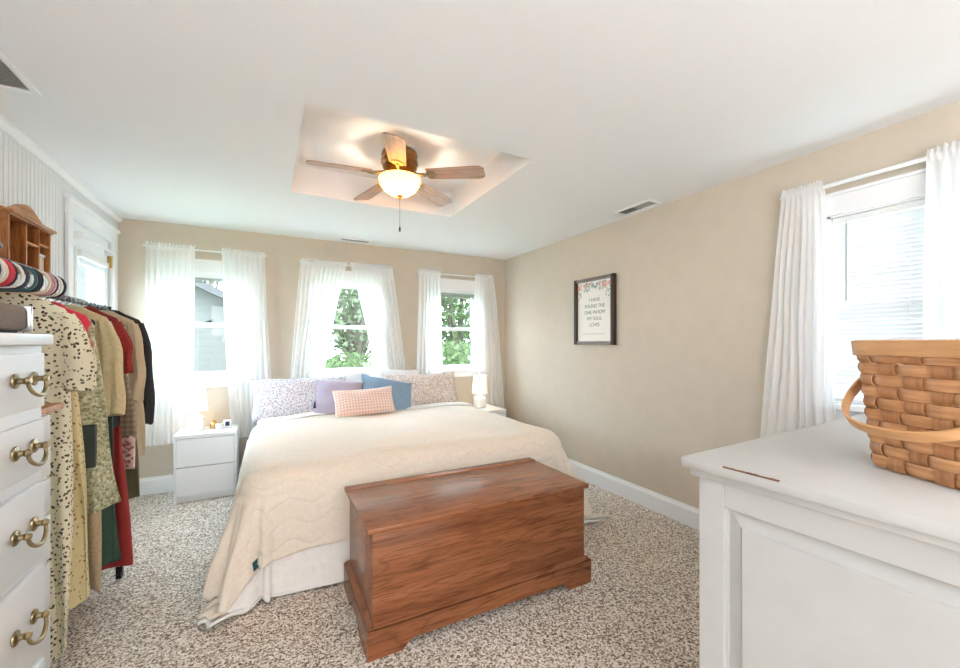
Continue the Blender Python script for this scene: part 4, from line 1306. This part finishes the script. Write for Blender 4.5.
seq = ['black', 'grey', 'pink', 'pink', 'white', 'black', 'white', 'cream', 'red', 'red', 'black', 'white', 'navy', 'teal', 'teal', 'teal', 'navy', 'black', 'cream', 'dusty pink', 'dusty pink', 'black', 'white', 'white', 'black']
ordn = ['first', 'second', 'third', 'fourth', 'fifth', 'sixth', 'seventh', 'eighth', 'ninth', 'tenth', 'eleventh', 'twelfth', 'thirteenth', 'fourteenth', 'fifteenth', 'sixteenth', 'seventeenth', 'eighteenth', 'nineteenth', 'twentieth', 'twenty-first', 'twenty-second', 'twenty-third', 'twenty-fourth', 'twenty-fifth']
mbh, _ = hanger_mesh(barh=0.15, drop=0.06)
hb0 = mbh.build('body', M['h_black'], None, world=False, angle=180)
hk0 = hook_mesh().build('hook', M['chrome'], None, world=False, angle=180)
body_mesh, hook_m = hb0.data, hk0.data
bpy.data.objects.remove(hb0); bpy.data.objects.remove(hk0)
mbs, _ = hanger_mesh(hw=0.135, drop=0.055, barh=0.05)
hb1 = mbs.build('body', M['h_black'], None, world=False, angle=180)
slim_mesh = hb1.data
bpy.data.objects.remove(hb1)
def put_hanger(x, y, z, colour, label, group, rz=0.0, src=None):
    e = thing('clothes_hanger', label, 'hanger', (x, y, z), group, rz)
    b_ = bpy.data.objects.new('body', (src or body_mesh).copy()); COL.objects.link(b_); b_.parent = e
    b_.data.materials.clear(); b_.data.materials.append(M['h_' + colour])
    h_ = bpy.data.objects.new('hook', hook_m); COL.objects.link(h_); h_.parent = e
    return e
rnd = random.Random(21)
NH = len(seq)
for i, c_ in enumerate(seq):
    yy = 1.68 + (2.275 - 1.68) * i / (NH - 1)
    k = NH - 1 - i
    put_hanger(WRX, yy, WRZ + 0.012, c_, '%s empty hanger, %s from the far end of the row under the shelf' % (c_, ordn[k]), 'empty hangers under the oak shelf', R_(rnd.uniform(-5, 5)))

# ------------------------------------------------------------------ garment rack
GX, GZ = -0.875, 1.53
rk = thing('garment_rack', 'metal garment rack on castors crowded with clothes', 'garment rack', (GX, 2.6, 0))
mb = MB(); mb.tube([(GX, 2.05, GZ), (GX, 3.24, GZ)], 0.011); mb.build('rail', M['black'], rk)
mb = MB(); mb.tube([(GX - 0.2, 3.24, GZ), (GX + 0.02, 3.24, GZ)], 0.01); mb.build('end_bar', M['black'], rk)
for yy in (2.10, 3.24):
    mb = MB(); mb.tube([(GX, yy, 0.075), (GX, yy, GZ)], 0.010); mb.build('post', M['white'], rk)
for yy in (2.10, 2.94):
    mb = MB(); mb.tube([(GX - 0.2, yy, 0.075), (GX + 0.14, yy, 0.075)], 0.012); mb.build('foot_bar', M['white'], rk)
    for sx in (-0.19, 0.135):
        mb = MB(); mb.tube([(GX + sx - 0.01, yy, 0.026), (GX + sx + 0.012, yy, 0.026)], 0.026, 16); mb.box(GX + sx - 0.014, yy - 0.012, 0.03, GX + sx + 0.014, yy + 0.012, 0.072); mb.build('castor', M['black'], rk)
mb = MB(); mb.tube([(GX, 2.08, 0.075), (GX, 3.24, 0.075)], 0.010); mb.build('base_bar', M['white'], rk)

M['g_leaf'] = speckle('cream_leaf_print', (230, 222, 196), [(82, 72, 54), (94, 84, 62), (74, 68, 54), (110, 98, 72)], 66, 0.33)
M['g_yellow'] = speckle('yellow_sprig_print', (216, 200, 156), [(150, 124, 84), (138, 122, 88), (214, 198, 150), (160, 132, 92), (206, 190, 144)], 58, 0.34)
M['g_green'] = speckle('sage_print', (190, 186, 150), [(146, 148, 120), (164, 164, 134), (206, 204, 180), (132, 134, 112), (178, 176, 146)], 85, 0.6)
M['g_tan'] = plain('tan_lace', (186, 164, 132), 0.9, noise=0.2, nscale=80)
M['g_dkgreen'] = plain('dark_green_cotton', (52, 76, 64), 0.9, noise=0.12, nscale=20)
M['g_pocket'] = plain('charcoal_green_cotton', (58, 66, 60), 0.9, noise=0.12, nscale=20)
M['g_red'] = plain('red_cotton', (150, 44, 40), 0.9, noise=0.12, nscale=20)
M['g_maroon'] = plain('maroon_lace', (148, 44, 36), 0.9, noise=0.35, nscale=90)
M['g_pink'] = plain('hot_pink_cotton', (232, 66, 92), 0.9)
M['g_cream'] = plain('cream_knit', (204, 188, 150), 0.95, noise=0.12, nscale=60, bstr=0.2)
M['g_navy'] = plain('navy_cotton', (40, 44, 54), 0.9)
M['g_plaid'] = checks('taupe_plaid', (152, 134, 112), (120, 106, 90), 0.03)
M['g_beige'] = plain('beige_cotton', (196, 178, 150), 0.9, noise=0.08, nscale=14)
M['g_rose'] = speckle('rose_print', (216, 184, 176), [(160, 96, 92), (190, 140, 130), (226, 206, 196), (150, 120, 110)], 50, 0.5)
M['g_olive'] = plain('olive_cotton', (92, 88, 66), 0.9, noise=0.1, nscale=20)
M['g_black'] = plain('black_wool', (40, 38, 40), 0.9, noise=0.2, nscale=40)
M['g_grey'] = plain('dark_floral_trim', (70, 64, 60), 0.9, noise=0.3, nscale=50)

def garment(name, label, cat, m, y, ztop, zbot, w_sh, w_bot, th=0.035, sleeve=None, hcol='black', xc=GX, folds=5, seed=0, sleeve_mat=None, pocket=None, waist=None):
    rnd = random.Random(seed)
    p1, p2 = rnd.uniform(0, 6), rnd.uniform(0, 6)
    n = 56
    ztop += 0.025
    t = thing(name, label, cat, (xc, y, zbot), 'clothes on the garment rack')
    rings = []
    prof = [(0.055, 0.0, 0.5), (0.075, -0.004, 0.8), (w_sh * 0.55, -0.024, 0.8), (w_sh * 0.9, -0.056, 0.8), (w_sh, -0.09, 0.9)]
    for w_, dz, k in prof:
        rings.append((w_, ztop + dz, th * k, 0.0))
    ztop0 = ztop
    z1_ = ztop - 0.09
    N_ = 18
    for i in range(1, N_ + 1):
        q = i / N_
        w_ = w_sh * 0.97 + (w_bot - w_sh * 0.97) * q ** 1.1
        if waist:
            w_ -= waist * math.exp(-((q - 0.3) / 0.15) ** 2)
        rings.append((w_, z1_ + (zbot - z1_) * q, th * (0.95 + 0.35 * q), q))
    R3 = []
    for w_, z, tk, q in rings:
        ring = []
        for k in range(n):
            a = 2 * PI * k / n
            x = w_ * math.copysign(abs(math.cos(a)) ** 0.8, math.cos(a))
            f = 0.5 * tk * min(1, q * 1.6) * math.sin(folds * x / max(0.08, w_) * 2.4 + p1 + (0 if math.sin(a) > 0 else 2) + 0.6 * math.sin(4 * q + p2))
            yy = tk * math.copysign(abs(math.sin(a)) ** 0.7, math.sin(a)) + f
            x += 0.014 * min(1, q * 1.5) * math.sin(3 * a + 5 * q + p2) * (abs(math.cos(a)) > 0.5)
            zz = z + (0.010 * math.sin(2 * a + p1) if q == 1 else 0)
            ring.append(Vector((xc + x, y + yy, zz)))
        R3.append(ring)
    mb = MB(); mb.loft(R3)
    b_ = mb.build('body', m, t, angle=60)
    if sleeve:
        ln_, w0, w1, ang = sleeve
        for sx in (-1, 1):
            rr = []
            s0 = Vector((xc + sx * (w_sh - 0.025), y, ztop - 0.075))
            a_ = ang if sx > 0 else min(ang, 0.06)
            dirv = Vector((sx * math.sin(a_), 0, -math.cos(a_)))
            for i in range(11):
                q = i / 10
                c = s0 + dirv * ln_ * q
                c.x += sx * (0.012 * math.sin(PI * q) + 0.004 * math.sin(11 * q + p1))
                if c.x - 0.02 < XL + 0.05:
                    c.x = XL + 0.07
                w_ = (w0 + (w1 - w0) * q) * (0.6 + 0.4 * min(1, q * 4))
                ring = []
                for k in range(20):
                    a = 2 * PI * k / 20
                    ring.append(Vector((c.x + (w_ + 0.006 * q * math.sin(7 * a + p2)) * math.cos(a), y + (0.03 + (0.005 + 0.007 * q) * math.sin(5 * a + p1 + 2 * q)) * math.sin(a) - 0.004, c.z + 0.01 * math.sin(3 * a + p1) * (q == 1))))
                rr.append(ring)
            mb = MB(); mb.loft(rr); mb.build('sleeve', sleeve_mat or m, t, angle=60)
    if pocket:
        (px0, px1, pz0_, pz1_, pm) = pocket
        mb = MB(); mb.box(px0, y - th * 1.75, pz0_, px1, y - th * 1.0, pz1_, 0.003); pk = mb.build('pocket', pm, t); pk['label'] = 'dark green square pocket'
    put_hanger(xc, y, GZ + 0.012, hcol, '%s hanger holding the %s' % (hcol, label.split(',')[0].split(' hanging')[0].split(' with ')[0]), 'hangers on the garment rack', 0.0, slim_mesh)
    return t
# near to far along the rail
garment('dress', 'cream dress with dark leaf print, nearest on the rack', 'dress', M['g_leaf'], 2.17, 1.485, 0.10, 0.18, 0.175, 0.04, (0.30, 0.055, 0.075, 0.10), 'red', seed=1, folds=6)
garment('dress', 'long yellow dress with a small sprig print', 'dress', M['g_yellow'], 2.30, 1.47, 0.24, 0.14, 0.205, 0.04, None, 'black', seed=2, folds=6)
garment('tank_top', 'hot pink top showing one shoulder', 'top', M['g_pink'], 2.385, 1.47, 1.27, 0.178, 0.165, 0.02, None, 'pink', seed=3)
garment('smock', 'sage green patterned smock with a dark pocket', 'smock', M['g_green'], 2.47, 1.46, 0.56, 0.165, 0.262, 0.038, None, 'white', seed=4, pocket=(-0.79, -0.69, 0.76, 0.95, M['g_pocket']))
garment('skirt', 'long tan lace skirt hanging near the floor', 'skirt', M['g_tan'], 2.56, 1.44, 0.15, 0.13, 0.165, 0.03, None, 'black', seed=5)
garment('cardigan', 'cream knit cardigan with long wide sleeves', 'cardigan', M['g_cream'], 2.62, 1.475, 0.95, 0.185, 0.17, 0.03, (0.46, 0.045, 0.05, 0.05), 'white', seed=6)
garment('dress', 'dark green long dress reaching below the sage smock', 'dress', M['g_dkgreen'], 2.685, 1.46, 0.20, 0.16, 0.20, 0.03, None, 'teal', seed=7)
garment('blouse', 'navy blouse behind the cream cardigan', 'blouse', M['g_navy'], 2.735, 1.45, 0.88, 0.17, 0.20, 0.02, None, 'navy', seed=8)
garment('blouse', 'maroon lace blouse with ruffled short sleeves', 'blouse', M['g_maroon'], 2.785, 1.48, 0.95, 0.18, 0.18, 0.026, (0.27, 0.045, 0.055, 0.06), 'red', seed=9)
garment('dress', 'long red dress reaching almost to the castors', 'dress', M['g_red'], 2.835, 1.46, 0.115, 0.16, 0.205, 0.022, None, 'red', seed=10)
garment('tunic', 'taupe plaid tunic with a wide hem', 'tunic', M['g_plaid'], 2.895, 1.46, 0.80, 0.165, 0.212, 0.022, None, 'grey', seed=11)
garment('dress', 'rose floral dress just behind the taupe tunic', 'dress', M['g_rose'], 2.955, 1.46, 0.60, 0.16, 0.195, 0.025, None, 'dusty pink', seed=12)
garment('skirt', 'olive green skirt below the rose floral dress', 'skirt', M['g_olive'], 3.005, 1.44, 0.42, 0.14, 0.205, 0.025, None, 'black', seed=13)
garment('coat', 'long beige coat with ruffled shoulders', 'coat', M['g_beige'], 3.065, 1.48, 0.65, 0.185, 0.215, 0.03, (0.45, 0.042, 0.045, 0.03), 'cream', seed=14)
garment('coat', 'black wool coat at the far end of the rack', 'coat', M['g_black'], 3.165, 1.49, 0.66, 0.19, 0.21, 0.03, (0.62, 0.05, 0.045, 0.05), 'black', seed=15)

# ------------------------------------------------------------------ outdoors
M['lawn'] = plain('lawn', (90, 112, 64), 1.0, noise=0.3, nscale=3)
mb = MB(); mb.box(-14, -6, -0.6, 22, 40, -0.45); o = mb.build('lawn', M['lawn'], smooth=False); struct(o)
def siding():
    m, nt, N, L, b = newmat('grey_siding')
    tc = nt.nodes.new('ShaderNodeTexCoord'); sp = nt.nodes.new('ShaderNodeSeparateXYZ'); L.new(tc.outputs['Object'], sp.inputs[0])
    d = node(nt, 'ShaderNodeMath', operation='DIVIDE'); L.new(sp.outputs['Z'], d.inputs[0]); d.inputs[1].default_value = 0.13
    f = node(nt, 'ShaderNodeMath', operation='FRACT'); L.new(d.outputs[0], f.inputs[0])
    L.new(ramp(nt, f.outputs[0], [(0.0, lin((50, 49, 47))), (0.12, lin((62, 60, 57))), (1.0, lin((66, 64, 60)))]), b.inputs['Base Color'])
    b.inputs['Roughness'].default_value = 0.7
    bump(nt, f.outputs[0], 0.5, 0.02, b)
    return m
M['siding'] = siding()
M['roof'] = plain('grey_shingle', (50, 49, 49), 0.9, noise=0.2, nscale=14)
hs = thing('neighbour_house', 'grey sided house with a sloping gable roof outside the window above the nightstand', 'house', (-2.4, 10.0, -0.45))
rx, ry, sl = -2.6, 9.0, 0.50
poly = [(-5.2, -0.45), (0.2, -0.45), (0.2, 1.65), (rx, 1.65 + (0.2 - rx) * sl), (-5.2, 1.65 + (0.2 - rx) * sl - (5.2 + rx) * sl)]
mb = MB(); mb.prism(poly, 'Y', ry, ry + 6); mb.build('wall', M['siding'], hs, smooth=False)
mb = MB()
zr = 1.65 + (0.2 - rx) * sl
mb.prism([(rx, zr), (rx, zr + 0.14), (0.55, zr + 0.14 - (0.55 - rx) * sl), (0.55, zr - (0.55 - rx) * sl)], 'Y', ry - 0.35, ry + 6.3)
mb.prism([(rx, zr), (rx, zr + 0.14), (-5.6, zr + 0.14 - (rx + 5.6) * sl), (-5.6, zr - (rx + 5.6) * sl)], 'Y', ry - 0.35, ry + 6.3)
mb.build('roof', M['roof'], hs, smooth=False)
mb = MB(); mb.box(-3.6, ry - 0.04, 0.4, -2.7, ry + 0.02, 1.5); mb.build('window', M['trim'], hs, smooth=False)

M['leafa'] = sheer('leaf_green', (78, 90, 62), 0.0, 0.35)
M['leafb'] = sheer('leaf_light', (98, 107, 84), 0.0, 0.35)
M['leafc'] = sheer('leaf_dark', (66, 76, 62), 0.0, 0.35)
M['bark'] = plain('tree_bark', (84, 75, 66), 0.95, noise=0.3, nscale=12, bstr=0.4)
def tree(name, label, x, y, hgt, rad, base, lm, n, seed, cat='tree', size=0.09):
    rnd = random.Random(seed)
    t = thing(name, label, cat, (x, y, -0.45), 'trees behind the house')
    mb = MB()
    if base > 0.3:
        mb.tube([(x, y, -0.45), (x + 0.1, y, base * 0.6), (x - 0.05, y, base), (x + 0.05, y, base + hgt * 0.5)], [0.2, 0.16, 0.13, 0.05], 10)
    for k in range(9):
        a = rnd.uniform(0, 2 * PI)
        z0_ = base * rnd.uniform(0.5, 1.1)
        mb.tube([(x, y, z0_), (x + rad * 0.4 * math.cos(a), y + rad * 0.4 * math.sin(a), z0_ + hgt * 0.25), (x + rad * 0.8 * math.cos(a), y + rad * 0.8 * math.sin(a), z0_ + hgt * 0.5)], [0.06, 0.04, 0.012], 6)
    mb.build('trunk', M['bark'], t)
    mb = MB()
    for k in range(n):
        while True:
            v = Vector((rnd.uniform(-1, 1), rnd.uniform(-1, 1), rnd.uniform(-1, 1)))
            if 0.25 < v.length < 1:
                break
        c = Vector((x + v.x * rad, y + v.y * rad, base + hgt / 2 + v.z * hgt / 2))
        c += Vector((math.sin(5 * v.z + seed), math.cos(4 * v.x), 0)) * rad * 0.12
        d1_ = Vector((rnd.gauss(0, 1), rnd.gauss(0, 1), rnd.gauss(0, 1))).normalized() * size * rnd.uniform(0.5, 1.1)
        d2_ = d1_.cross(Vector((rnd.gauss(0, 1), rnd.gauss(0, 1), rnd.gauss(0, 1)))).normalized() * size * 0.45
        vs = [mb.b.verts.new(c + e) for e in (-d1_, d2_, d1_, -d2_)]
        mb.b.faces.new(vs)
    mb.build('crown', M[lm], t, smooth=False)
tree('tree', 'pale leafy tree seen through the middle window', 1.8, 9.8, 5.0, 1.5, 0.9, 'leafb', 7500, 1)
tree('tree', 'tall grey-trunked tree seen between the middle curtains', 2.5, 14.4, 6.5, 1.5, 1.4, 'leafb', 5500, 2)
tree('tree', 'dense green tree seen through the window nearest the corner', 5.1, 11.0, 4.6, 1.75, 0.8, 'leafa', 7500, 3)
tree('tree', 'dark green tree behind the others outside the corner window', 7.0, 16.0, 6.5, 2.9, 0.9, 'leafc', 6500, 4)
tree('tree', 'thin sparse tree standing above the neighbouring roof', -1.9, 18.0, 6.0, 3.0, 2.0, 'leafb', 500, 5)
tree('bush', 'low bright bush under the trees outside the corner window', 3.8, 8.2, 1.7, 0.95, -0.35, 'leafa', 3200, 6, 'bush', 0.075)
tree('bush', 'low bright bush outside the middle window', 1.3, 7.2, 1.5, 0.8, -0.35, 'leafa', 2800, 7, 'bush', 0.075)
tree('tree', 'leafy tree outside the blind covered window', 7.5, 1.9, 5.0, 2.2, 0.5, 'leafb', 1500, 8)
